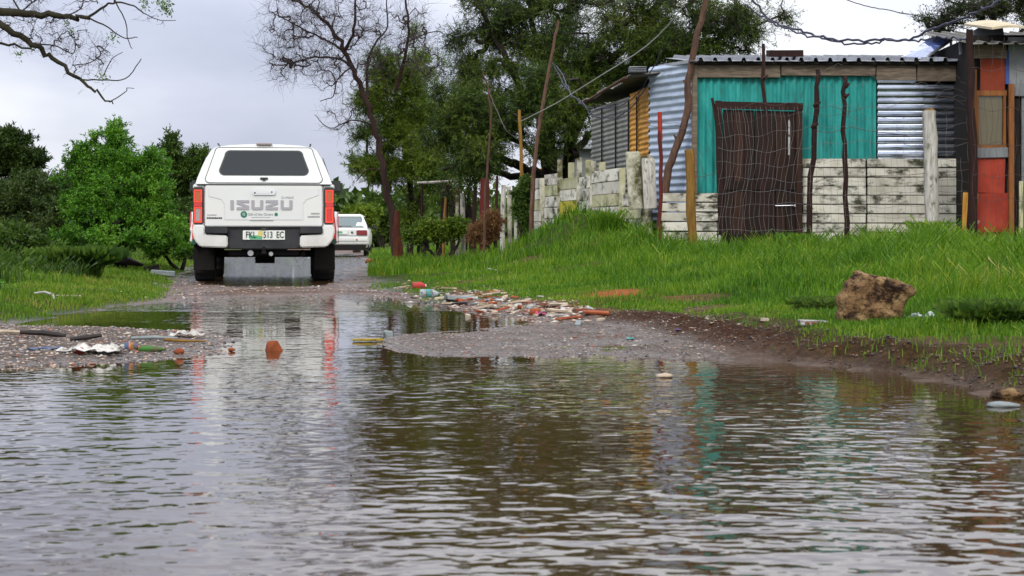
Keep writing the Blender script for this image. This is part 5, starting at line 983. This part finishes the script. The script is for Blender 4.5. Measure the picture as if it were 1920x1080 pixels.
# tow bar, exhaust, spare wheel, axle
m = MB(); m.box((0, .05, .38), (.9, .08, .07)); m.cyl((0, -.10, .40), (0, -.10, .46), .022, 10); m.box((0, -.04, .385), (.06, .16, .04)); m.obj('tow_bar', M['under'], tr, bevel=.006)
m = MB(); m.cyl((-.17, -.06, .375), (-.17, .02, .375), .038, 14); m.obj('tow_socket', M['rim'], tr); m = MB(); m.cyl((.09, -.06, .365), (.09, .02, .365), .028, 12); m.obj('shackle', M['rim'], tr)
m = MB(); m.tube([(0, .55, .36), (0, .55, .48)], .30, 24); m.obj('spare_wheel', M['under'], tr); m = MB(); m.cyl((-.75, RA, .36), (.75, RA, .36), .05, 10); m.tube([(-.13, RA, .36), (.13, RA, .36)], .13, 12); m.obj('rear_axle', M['under'], tr); m = MB(); m.cyl((.5, .1, .36), (.5, 1.0, .38), .035, 10); m.obj('exhaust', M['under'], tr)
for sgn in (-1, 1):
    wheel(tr, sgn*.79, RA, .385, .275, .22, sgn); wheel(tr, sgn*.79, FA, .385, .275, .22, sgn)
    m = MB(); m.box((sgn*.79, RA-.46, .32), (.27, .012, .34)); m.obj('mud_flap', M['under'], tr)
# canopy
half = [(.868, 1.262), (.845, 1.34), (.79, 1.48), (.735, 1.60), (.675, 1.70), (.61, 1.742), (.45, 1.768), (.2, 1.782)]
def cring(y0, k=.30, s_=1.0, zoff=0, zr=1.0): 
    pts = [(-a*s_, b) for a, b in half]+[(a*s_, b) for a, b in half[::-1]]; return [(x_, y0+(z-1.262)*k, 1.262+(z-1.262)*zr) for x_, z in pts]
m = MB(); m.loft([cring(.015), cring(.05, .285, 1.006), cring(.6, .2, 1.008, 0, 1.01), cring(1.60, 0, 1.0, 0, 1.01)]); CN = m.obj('canopy', M['paint'], tr, smooth=28)
m = MB(); m.box((0, -.0, 1.252), (1.70, .05, .012)); m.obj('canopy_seal', M['ink'], tr)
def cplane(pts, off): return [(x_, .015+(z-1.262)*.30-off, z) for x_, z in pts]
def rounded(w0, w1, z0, z1, r_, n=5):
    out = []
    for (cx, cz, a0) in ((w0-r_, z0+r_, -90), (w1-r_, z1-r_, 0), (-w1+r_, z1-r_, 90), (-w0+r_, z0+r_, 180)):
        for i in range(n+1): a = R(a0+90*i/n); out.append((cx+r_*math.cos(a), cz+r_*math.sin(a)))
    return out
def cpanel(nm, poly, off, th, mat, par, bevel=0):
    a = cplane(poly, off); b = cplane(poly, off-th); n = len(a); m = MB(); m.add(a+b, [tuple(range(n)), tuple(range(2*n-1, n-1, -1))]+[(i, (i+1) % n, n+(i+1) % n, n+i) for i in range(n)]); return m.obj(nm, mat, par, bevel=bevel)
cpanel('door_gap', rounded(.752, .632, 1.270, 1.742, .06), .005, .02, M['ink'], CN); cpanel('canopy_door', rounded(.743, .622, 1.278, 1.732, .05), .012, .03, M['paint'], CN, .006)
cpanel('window_rubber', rounded(.575, .505, 1.372, 1.702, .07), .016, .006, M['ink'], CN); cpanel('rear_window', rounded(.555, .487, 1.388, 1.688, .06), .020, .006, M['glass'], CN)
m = MB(); m.box((0, .015, 1.335), (.10, .03, .025)); m.box((0, .010, 1.322), (.04, .03, .03)); m.obj('canopy_latch', M['ink'], CN, bevel=.004)
m = MB(); m.box((0, .16, 1.785), (.20, .06, .022)); m.obj('brake_light', M['clearlens'], CN, bevel=.005)
for sgn in (-1, 1):
    m = MB(); a = [(sgn*.80, .25+.1, 1.33), (sgn*.80, 1.5, 1.33), (sgn*.70, 1.5, 1.62), (sgn*.70, .45, 1.62)]; nx = sgn*.055; m.add([(x_+nx, y, z) for x_, y, z in a]+[(x_+nx+sgn*.01, y, z) for x_, y, z in a], [(0, 1, 2, 3), (4, 7, 6, 5), (0, 4, 5, 1), (1, 5, 6, 2), (2, 6, 7, 3), (3, 7, 4, 0)]); m.obj('canopy_side_window', M['glass'], CN)
m = MB(); m.cyl((-.6, .5, 1.80), (-.6, 1.5, 1.80), .012, 6); m.cyl((.6, .5, 1.80), (.6, 1.5, 1.80), .012, 6); m.obj('roof_rails', M['ink'], CN)
# cab
h2 = [(.86, 1.24), (.85, 1.32), (.79, 1.50), (.72, 1.68), (.64, 1.745), (.4, 1.775), (.15, 1.785)]
def kring(y0, k, zr=1.0, s_=1.0): pts = [(-a*s_, b) for a, b in h2]+[(a*s_, b) for a, b in h2[::-1]]; return [(x_, y0+(z-1.24)*k, 1.24+(z-1.24)*zr) for x_, z in pts]
m = MB(); m.loft([kring(1.64, 0), kring(2.3, 0, 1.01), kring(3.0, -.2), kring(3.72, -1.35, .98)]); CB = m.obj('cab', M['paint'], tr, smooth=28)
a = [(-.74, 3.60, 1.29), (.74, 3.60, 1.29), (.64, 3.08, 1.70), (-.64, 3.08, 1.70)]; m = MB(); m.add([(x_, y+.03, z+.02) for x_, y, z in a]+[(x_, y+.04, z+.03) for x_, y, z in a], [(0, 1, 2, 3), (4, 7, 6, 5), (0, 4, 5, 1), (1, 5, 6, 2), (2, 6, 7, 3), (3, 7, 4, 0)]); m.obj('windscreen', M['glass'], CB)
for sgn in (-1, 1):
    for (ya, yb, yc, yd) in ((1.75, 2.45, 2.45, 1.85), (2.52, 3.35, 3.05, 2.52)):
        a = [(sgn*.835, ya, 1.30), (sgn*.835, yb, 1.30), (sgn*.735, yc, 1.66), (sgn*.735, yd, 1.66)]; m = MB(); nx = sgn*.018; m.add([(x_+nx, y, z) for x_, y, z in a]+[(x_+nx+sgn*.01, y, z) for x_, y, z in a], [(0, 1, 2, 3), (4, 7, 6, 5), (0, 4, 5, 1), (1, 5, 6, 2), (2, 6, 7, 3), (3, 7, 4, 0)]); m.obj('side_window', M['glass'], CB)
    m = MB(); m.box((sgn*1.0, 3.22, 1.32), (.21, .12, .18)); mi = m.obj('wing_mirror', M['ink'], tr, bevel=.03); MB().box((sgn*1.0, 3.155, 1.32), (.15, .006, .12)).obj('mirror_glass', M['ink'], mi, bevel=.002); MB().box((sgn*.91, 3.24, 1.25), (.10, .06, .05)).obj('mirror_arm', M['black'], mi)
    for y in (1.95, 2.85): MB().box((sgn*.905, y, 1.10), (.02, .2, .03)).obj('door_handle', M['chrome'], tr, bevel=.005)

# ---------------------------------------------------------------- white hatchback
CDp = 59
hc = thing('hatchback_car', 'old white hatchback ahead of the pickup, partly hidden, at the bend', 'car', (X(645, CDp), CDp, -.02), R(2.5))
prof_lo = lambda y, s_: [(-.74*s_, y, .30), (.74*s_, y, .30), (.80*s_, y, .45), (.81*s_, y, .70), (.77*s_, y, .90), (-.77*s_, y, .90), (-.81*s_, y, .70), (-.80*s_, y, .45)]
m = MB(); m.loft([prof_lo(.03, .96), prof_lo(.12, 1), prof_lo(3.0, 1), prof_lo(3.75, .93)]); m.obj('body', M['dpaint'], hc, smooth=30)
gh = lambda yb, k: [(-.76, yb, .90), (.76, yb, .90), (.72, yb+.12*k, 1.06), (.58, yb+.42*k, 1.36), (.50, yb+.47*k, 1.40), (-.50, yb+.47*k, 1.40), (-.58, yb+.42*k, 1.36), (-.72, yb+.12*k, 1.06)]
m = MB(); m.loft([gh(.06, 1), gh(1.2, .1), gh(2.0, -.2), gh(3.05, -2.0)]); G_ = m.obj('cabin', M['dpaint'], hc, smooth=30)
def hp(x_, z, off): return (x_, .06+(z-.90)/.46*.42-off, z)
q = [hp(-.66, .955, .012), hp(.66, .955, .012), hp(.54, 1.325, .012), hp(-.54, 1.325, .012)]; m = MB(); m.add(q+[(a, b+.01, c) for a, b, c in q], [(0, 1, 2, 3), (7, 6, 5, 4), (0, 4, 5, 1), (1, 5, 6, 2), (2, 6, 7, 3), (3, 7, 4, 0)]); m.obj('window_rubber', M['ink'], G_)
q = [hp(-.62, .985, .02), hp(.62, .985, .02), hp(.52, 1.30, .02), hp(-.52, 1.30, .02)]; m = MB(); m.add(q+[(a, b+.01, c) for a, b, c in q], [(0, 1, 2, 3), (7, 6, 5, 4), (0, 4, 5, 1), (1, 5, 6, 2), (2, 6, 7, 3), (3, 7, 4, 0)]); m.obj('rear_window', M['carglass'], G_)
m = MB(); m.tube([hp(-.30, .99, .03), hp(-.1, 1.01, .03), hp(.25, 1.0, .03)], .008, 5); m.obj('wiper', M['ink'], G_)
for sgn in (-1, 1):
    m = MB(); m.box((sgn*.575, .0, .79), (.34, .06, .155)); m.obj('tail_light', M['darkred'], hc, bevel=.01)
    for (ya, yb, yc, yd) in ((.45, 1.4, 1.35, .68), (1.46, 2.6, 2.1, 1.46)):
        q = [(sgn*.755, ya, .96), (sgn*.755, yb, .96), (sgn*.60, yc, 1.31), (sgn*.60, yd, 1.31)]; m = MB(); m.add([(x_+sgn*.012, y, z) for x_, y, z in q]+[(x_+sgn*.02, y, z) for x_, y, z in q], [(0, 1, 2, 3), (4, 7, 6, 5), (0, 4, 5, 1), (1, 5, 6, 2), (2, 6, 7, 3), (3, 7, 4, 0)]); m.obj('side_window', M['glass'], G_)
    m = MB(); m.box((sgn*.90, 2.45, .98), (.18, .10, .12)); m.obj('wing_mirror', M['black'], hc, bevel=.02)
    wheel(hc, sgn*.70, .72, .29, .17, .17, sgn, z=.27); wheel(hc, sgn*.70, 3.1, .29, .17, .17, sgn, z=.27)
m = MB(); m.box((0, -.03, .52), (1.60, .16, .24)); m.obj('rear_bumper', M['dpaint'], hc, bevel=.03); m = MB(); m.box((0, -.115, .52), (1.5, .01, .025)); m.obj('bumper_strip', M['grey_ink'], hc); m = MB(); m.box((0, .3, .30), (1.4, .9, .16)); m.obj('underbody', M['under'], hc)
HPn = MB().box((-.10, -.005, .80), (.44, .02, .12)).obj('number_plate', M['platew'], hc); MB().box((-.12, -.018, .80), (.14, .004, .07)).obj('plate_green_patch', M['plateg'], HPn)
m = MB(); m.cyl((.26, -.008, .80), (.26, .02, .80), .035, 12); m.obj('round_badge', M['ink'], hc); m = MB(); m.box((.42, -.116, .56), (.06, .006, .05)); m.obj('orange_sticker', M['amber'], hc); m = MB(); m.box((0, .02, .70), (1.5, .02, .015)); m.obj('hatch_seam', M['grey_ink'], hc)

# ---------------------------------------------------------------- loose things: stones, litter
def lump(name, label, cat, px, py, w_, h_, mat, dp=None, sub=3, rough=.25, seed=1, sink=.15, rz=0, boxy=0, parent=None, loc=None, shape=None):
    loc = visible_ground(px, py) if loc is None else loc; V, Fc = ico(sub); rg = np.random.default_rng(seed)
    if boxy: V = np.sign(V)*np.abs(V)**(1-boxy*.55); V = V/np.max(np.abs(V))
    for f_, a in ((1.1, .5), (2.3, .3), (5.0, .16), (11., .07)):
        ph = rg.uniform(0, 6, 9); dsp = np.sin(V[:, 0]*f_*2+ph[0]+1.5*np.sin(V[:, 1]*f_+ph[3]))*np.sin(V[:, 1]*f_*2+ph[1])+np.cos(V[:, 2]*f_*2+ph[2]+V[:, 0]*f_); V = V*(1+rough*a*dsp[:, None])
    if shape: V = shape(V)
    V = V*np.array([w_/2, (dp or w_*.8)/2, h_/2]); V[:, 2] += h_/2-h_*sink
    return tag(link(name, npmesh(name, V, Fc, mat, sub > 3 or not boxy), None, loc, (0, 0, rz)), label, cat)
rk = visible_ground(1640, 603)
def shp(V):
    V = V.copy(); V[:, 2] *= 1-.14*V[:, 0]; V[:, 2] += .10*np.exp(-((V[:, 0]+.55)/.3)**2)*(V[:, 2] > 0); V[:, 0] += .14*V[:, 2]*(V[:, 0] > 0); return V
sc = rk.y/F
lump('stone_lump', 'large rough brown lump of stone on the grassy right bank', 'stone', 0, 0, 136*sc, 88*sc, M['stone'], dp=110*sc, sub=5, rough=.20, seed=5, sink=.10, boxy=.75, loc=rk, shape=shp)
random.seed(12); tag(MB().add([(-.040, -.03, 0), (.046, -.024, 0), (.042, .035, 0), (-.038, .03, 0), (-.036, -.020, .050), (.012, -.026, .058), (.034, .020, .028), (-.028, .026, .048)], [(0, 3, 2, 1), (4, 5, 6, 7), (0, 1, 5, 4), (1, 2, 6, 5), (2, 3, 7, 6), (3, 0, 4, 7)]).obj('brick_piece', M['brick'], None, loc=(*W0(513, 657), -.004), rot=(0, 0, .35), bevel=.004), 'orange broken brick standing in the water mid-road', 'brick')
lump('brick_piece', 'rust orange brick chunk at the corner of the right puddle edge', 'brick', 1003, 590, .085, .055, M['brick'], sub=2, rough=.15, seed=9, boxy=.6)
lump('red_stone', 'small red brick nub left of the standing brick', 'stone', 336, 664, .05, .035, M['brick'], sub=2, seed=12)
lump('red_stone', 'small reddish pebble near the standing brick', 'stone', 434, 657, .035, .022, M['brick'], sub=2, seed=13, loc=Vector((*W0(434, 659), 0)))
lump('flat_stone', 'flat pinkish stone just breaking the water on the right', 'stone', 1246, 706, .075, .022, M['palewood'], sub=2, seed=14, loc=Vector((*W0(1246, 708), -.002)))
lump('flat_stone', 'grey brown stone at the water edge in the right corner', 'stone', 1890, 746, .12, .04, M['stone'], sub=3, seed=15)
lump('flat_stone', 'half sunk grey slab right of the corner stone', 'stone', 1880, 760, .10, .025, M['slate'], sub=3, seed=16, loc=Vector((*W0(1882, 762), -.004)))
lump('red_cap', 'small round red cap lying on the crumpled white plastic', 'litter', 150, 664, .042, .036, M['red'], sub=2, rough=.06, seed=17)  # a red plastic cap, shaped as a rounded lump
lump('brick_piece', 'small orange brick by the verge beside the hatchback', 'brick', 694, 493, .22, .12, M['brick'], sub=2, seed=18, boxy=.6)
lump('dark_log', 'dark wet stump lying on the left verge', 'log', 208, 494, .30, .28, M['darkwood'], sub=3, rough=.3, seed=19)
g_ = visible_ground(230, 502); tag(MB().tube([(-.16, 0, .16), (.06, -.03, .11), (.34, -.05, .04)], [.09, .07, .025], 8).obj('dark_branch', M['darkwood'], None, smooth=True, loc=g_), 'tapering dark piece of wood pointing right from the stump', 'log')
def crumple(name, label, px, py, L, W_, H_, mat, seed=1, rz=0, n=16, loc=None, solid=.002, cat='litter'):
    loc = visible_ground(px, py) if loc is None else loc; rg = np.random.default_rng(seed); vs = []
    for i in range(n+1):
        for j in range(7):
            u = i/n-.5; v = j/6-.5; e_ = (1-(2*abs(u))**3)*.7+.3
            vs.append((u*L+rg.normal(0, L*.012), v*W_*e_*(1+.4*math.sin(u*14+seed))+rg.normal(0, W_*.05), H_*(.25+.75*abs(math.sin(u*9+seed)*math.cos(v*5+seed*2+u*6)))*e_*(1-abs(v)*.8)+rg.uniform(0, H_*.15)))
    fs = [(i*7+j, i*7+j+1, (i+1)*7+j+1, (i+1)*7+j) for i in range(n) for j in range(6)]; o = MB().add(vs, fs).obj(name, mat, None, loc=loc, rot=(0, 0, rz)); o.modifiers.new('t', 'SOLIDIFY').thickness = solid; return tag(o, label, cat)
crumple('plastic_bag', 'crumpled dirty white plastic bag on the left gravel bar', 168, 662, .29, .20, .05, M['rag'], 3)
crumple('plastic_bag', 'smaller wisp of white plastic left of the green bottle', 212, 655, .14, .10, .03, M['rag'], 8)
crumple('plastic_bag', 'greyish blue flattened bag left of the white plastic', 88, 655, .20, .14, .015, M['blue'], 5)
crumple('plastic_bag', 'pale plastic heap at the right end of the gravel bar', 350, 632, .20, .14, .045, M['rag'], 6)
crumple('plastic_film', 'clear plastic film curled on the grass right of the stone lump', 1728, 601, .235, .08, .045, M['film'], 9, rz=R(4), solid=.001)
crumple('plastic_bag', 'pink plastic scrap at the puddle corner', 1012, 592, .085, .10, .035, M['pink'], 7)
crumple('plastic_bag', 'dark blue scrap in the wet gravel on the right', 1272, 625, .04, .05, .012, M['violet'], 11)
crumple('plastic_bag', 'teal scrap in the wet gravel bar', 1182, 636, .055, .05, .012, M['teal'], 12)
def bottle(name, label, px, py, L, r_, mat, capm, rz=0, band=None, loc=None):
    loc = visible_ground(px, py) if loc is None else loc; o = thing(name, label, 'bottle', loc+Vector((0, 0, r_*.75)), rz)
    MB().tube([(-L/2, 0, 0), (-L/2+.006, 0, 0), (L*.15, 0, 0), (L*.32, 0, 0), (L*.42, 0, 0)], [r_*.85, r_, r_, r_*.6, r_*.35], 14).obj('bottle_body', mat, o, smooth=True); MB().tube([(L*.42, 0, 0), (L*.5, 0, 0)], r_*.42, 10).obj('bottle_cap', capm, o)
    if band: MB().tube([(-L*.2, 0, 0), (L*.1, 0, 0)], r_*1.02, 14, caps=False).obj('bottle_label', band, o)
    return o
bottle('plastic_bottle', 'green plastic bottle lying on the left gravel bar', 285, 660, .135, .016, M['gplastic'], M['gplastic'], R(-8))
bottle('plastic_bottle', 'squashed blue and orange bottle touching the green one', 248, 658, .07, .022, M['blue'], M['orange'], R(5), M['orange'])
bottle('plastic_bottle', 'red plastic bottle lying at the far verge edge', 786, 543, .15, .045, M['red'], M['white'], R(15))
bottle('plastic_bottle', 'clear bottle with teal band in the rubble line', 806, 558, .19, .045, M['clear'], M['teal'], R(3), M['teal'])
# litter boxes
def slabthing(name, label, cat, px, py, L, W_, H_, mat, rz=0, tilt=0, loc=None, group=None, jit=.0):
    loc = visible_ground(px, py) if loc is None else loc; return tag(MB().box((0, 0, 0), (L, W_, H_), None, 0, jit).obj(name, mat, None, loc=Vector(loc)+Vector((0, 0, H_*.4)), rot=(tilt, random.uniform(-.1, .1), rz), bevel=min(H_, W_)*.12), label, cat, group)
yp = thing('yellow_packet', 'yellow flattened packet lying at the tip of the wet gravel bar', 'litter', Vector((*W0(690, 640), .004)), R(2))
MB().box((0, 0, .006), (.165, .09, .012), None, 0, .004).obj('packet_body', M['yellow'], yp, bevel=.003); MB().box((.0, -.02, .013), (.12, .02, .003)).obj('packet_label', M['palewood'], yp)
tray = thing('foam_tray', 'white foam tray with red print lying before the stone lump', 'litter', visible_ground(1528, 610), R(-2))
MB().prism([(-.073, .0), (.06, .0), (.073, .022), (-.085, .026)], (0, .045, 0), (1, 0, 0), (0, 0, 1), .09).obj('tray_body', M['white'], tray, bevel=.003)
for a in (-.045, -.01, .035): MB().box((a, -.048, .012), (.022, .003, .010)).obj('red_print', M['brick'], tray)
slabthing('paper_scrap', 'white paper scrap left of the stone lump', 'litter', 1557, 572, .05, .05, .012, M['white'], .4, .2)
slabthing('paper_scrap', 'tiny white scrap high on the grass left of the stone', 'litter', 1452, 560, .03, .03, .008, M['white'], .2, .3)
slabthing('paper_scrap', 'pale scrap lying under the clear plastic film', 'litter', 1700, 606, .07, .03, .008, M['palewood'], .2, .1)
slabthing('pale_stick', 'pale cardboard strip on the grass mid-verge', 'litter', 932, 508, .02, .30, .012, M['white'], R(50), .15)
slabthing('paper_scrap', 'small white cap on the path left of the foam tray', 'litter', 1434, 604, .045, .03, .018, M['palewood'])
slabthing('clod', 'dry orange clod on the grass before the fence mound', 'clod', 1197, 452, .16, .1, .09, M['brick'], .5, .2, jit=.02)
def twigthing(name, label, px, py, pts, r_, mat, cat='stick'): return tag(MB().tube(pts, r_, 6).obj(name, mat, None, smooth=True, loc=visible_ground(px, py)), label, cat)
twigthing('driftwood', 'dark charred stick on the left gravel bar', 82, 632, [(-.13, .02, .025), (0, 0, .022), (.12, -.02, .008)], [.012, .017, .012], M['darkwood'])
twigthing('driftwood', 'black short stick above the white plastic bag', 162, 640, [(-.08, -.01, .01), (0, 0, .02), (.075, .02, .03)], [.010, .016, .010], M['darkwood'])
twigthing('driftwood', 'pale peeled stick at the left edge of the gravel bar', 15, 628, [(-.16, 0, .015), (0, 0, .018), (.10, 0, .012)], [.011, .012, .009], M['palewood'])
twigthing('driftwood', 'thin yellowish stick lying right of the bottles', 345, 645, [(-.10, 0, .02), (0, 0, .012), (.11, -.01, .012)], [.010, .008, .005], M['ypost'])
twigthing('driftwood', 'grey flat board in the gravel above the bottles', 290, 638, [(-.12, 0, .01), (0, 0, .015), (.12, 0, .01)], [.010, .012, .008], M['slate'])
twigthing('driftwood', 'white curved bone-like stick on the left turf', 88, 562, [(-.10, 0, .05), (-.02, 0, .06), (.05, -.02, .04), (.07, -.05, .0)], [.008, .010, .012, .010], M['rag'])
twigthing('driftwood', 'pale flat stick beside the bone-like one', 125, 560, [(-.10, 0, .02), (.12, -.02, .02)], [.012, .010], M['palewood'])
twigthing('driftwood', 'bent dry twig on the verge below the bright bush', 250, 470, [(-.30, 0, .22), (-.05, 0, .20), (.25, 0, .05)], [.008, .012, .01], M['barkpole'])
slabthing('dark_stone', 'dark flat stone at the left water edge beside the pickup', 'stone', 305, 517, .35, .3, .07, M['slate'], .2, jit=.02)
slabthing('dark_stone', 'small black lump near the flat stone left of the pickup', 'stone', 285, 510, .18, .2, .09, M['darkwood'], .5, jit=.03)
slabthing('dark_stone', 'slate grey slab in the rubble line by the puddle', 'stone', 862, 562, .26, .25, .035, M['slate'], .2, jit=.015)
slabthing('dark_stone', 'black stone in the rubble line', 'stone', 862, 573, .12, .12, .03, M['darkwood'], .2, jit=.01)
slabthing('dark_stone', 'small dark stone on the right tip of the bar', 'stone', 728, 629, .05, .05, .03, M['slate'], .2, jit=.01)
# rubble slabs and shards (individual) along the right edge
me_cache = {}
shard_mats = [M['palewood'], M['rag'], M['brick'], M['slate'], M['white'], M['palewood']]
lbls = ['pale stony shard in the rubble line at the puddle corner', 'off-white broken tile in the rubble line', 'orange brick shard in the rubble line', 'grey slate shard in the rubble line', 'white plastic shard in the rubble line', 'pale stony shard in the rubble line at the puddle corner']
for i in range(84):
    k_ = random.choices(range(6), [5, 2, 4, 2, 2, 4])[0]; px = random.gauss(940, 95); py = 561+(px-880)*.13+random.gauss(0, 12)
    if not 740 < px < 1130: continue
    if i % 4 == 0: L, W_, H_ = random.uniform(.12, .22), random.uniform(.025, .045), random.uniform(.012, .02)
    else: L, W_, H_ = random.uniform(.03, .075), random.uniform(.02, .05), random.uniform(.012, .03)
    loc = visible_ground(px, py)
    key = (k_, i % 7)
    if key not in me_cache: me_cache[key] = MB().box((0, 0, 0), (L, W_, H_), None, 0, H_*.25).mesh('shard', shard_mats[k_], bevel=H_*.15)
    o = link('rubble_shard', me_cache[key], None, loc+Vector((0, 0, H_*.35)), (random.uniform(-.4, .4), random.uniform(-.2, .2), R(random.gauss(28, 25)))); tag(o, lbls[k_], 'rubble', ['pale shards', 'tile shards', 'brick shards', 'slate shards', 'plastic shards', 'pale shards'][k_]+' in the rubble line')
print('OBJECTS', len(bpy.data.objects), 'TRIS', sum(len(o.data.polygons) for o in bpy.data.objects if o.type == 'MESH'))
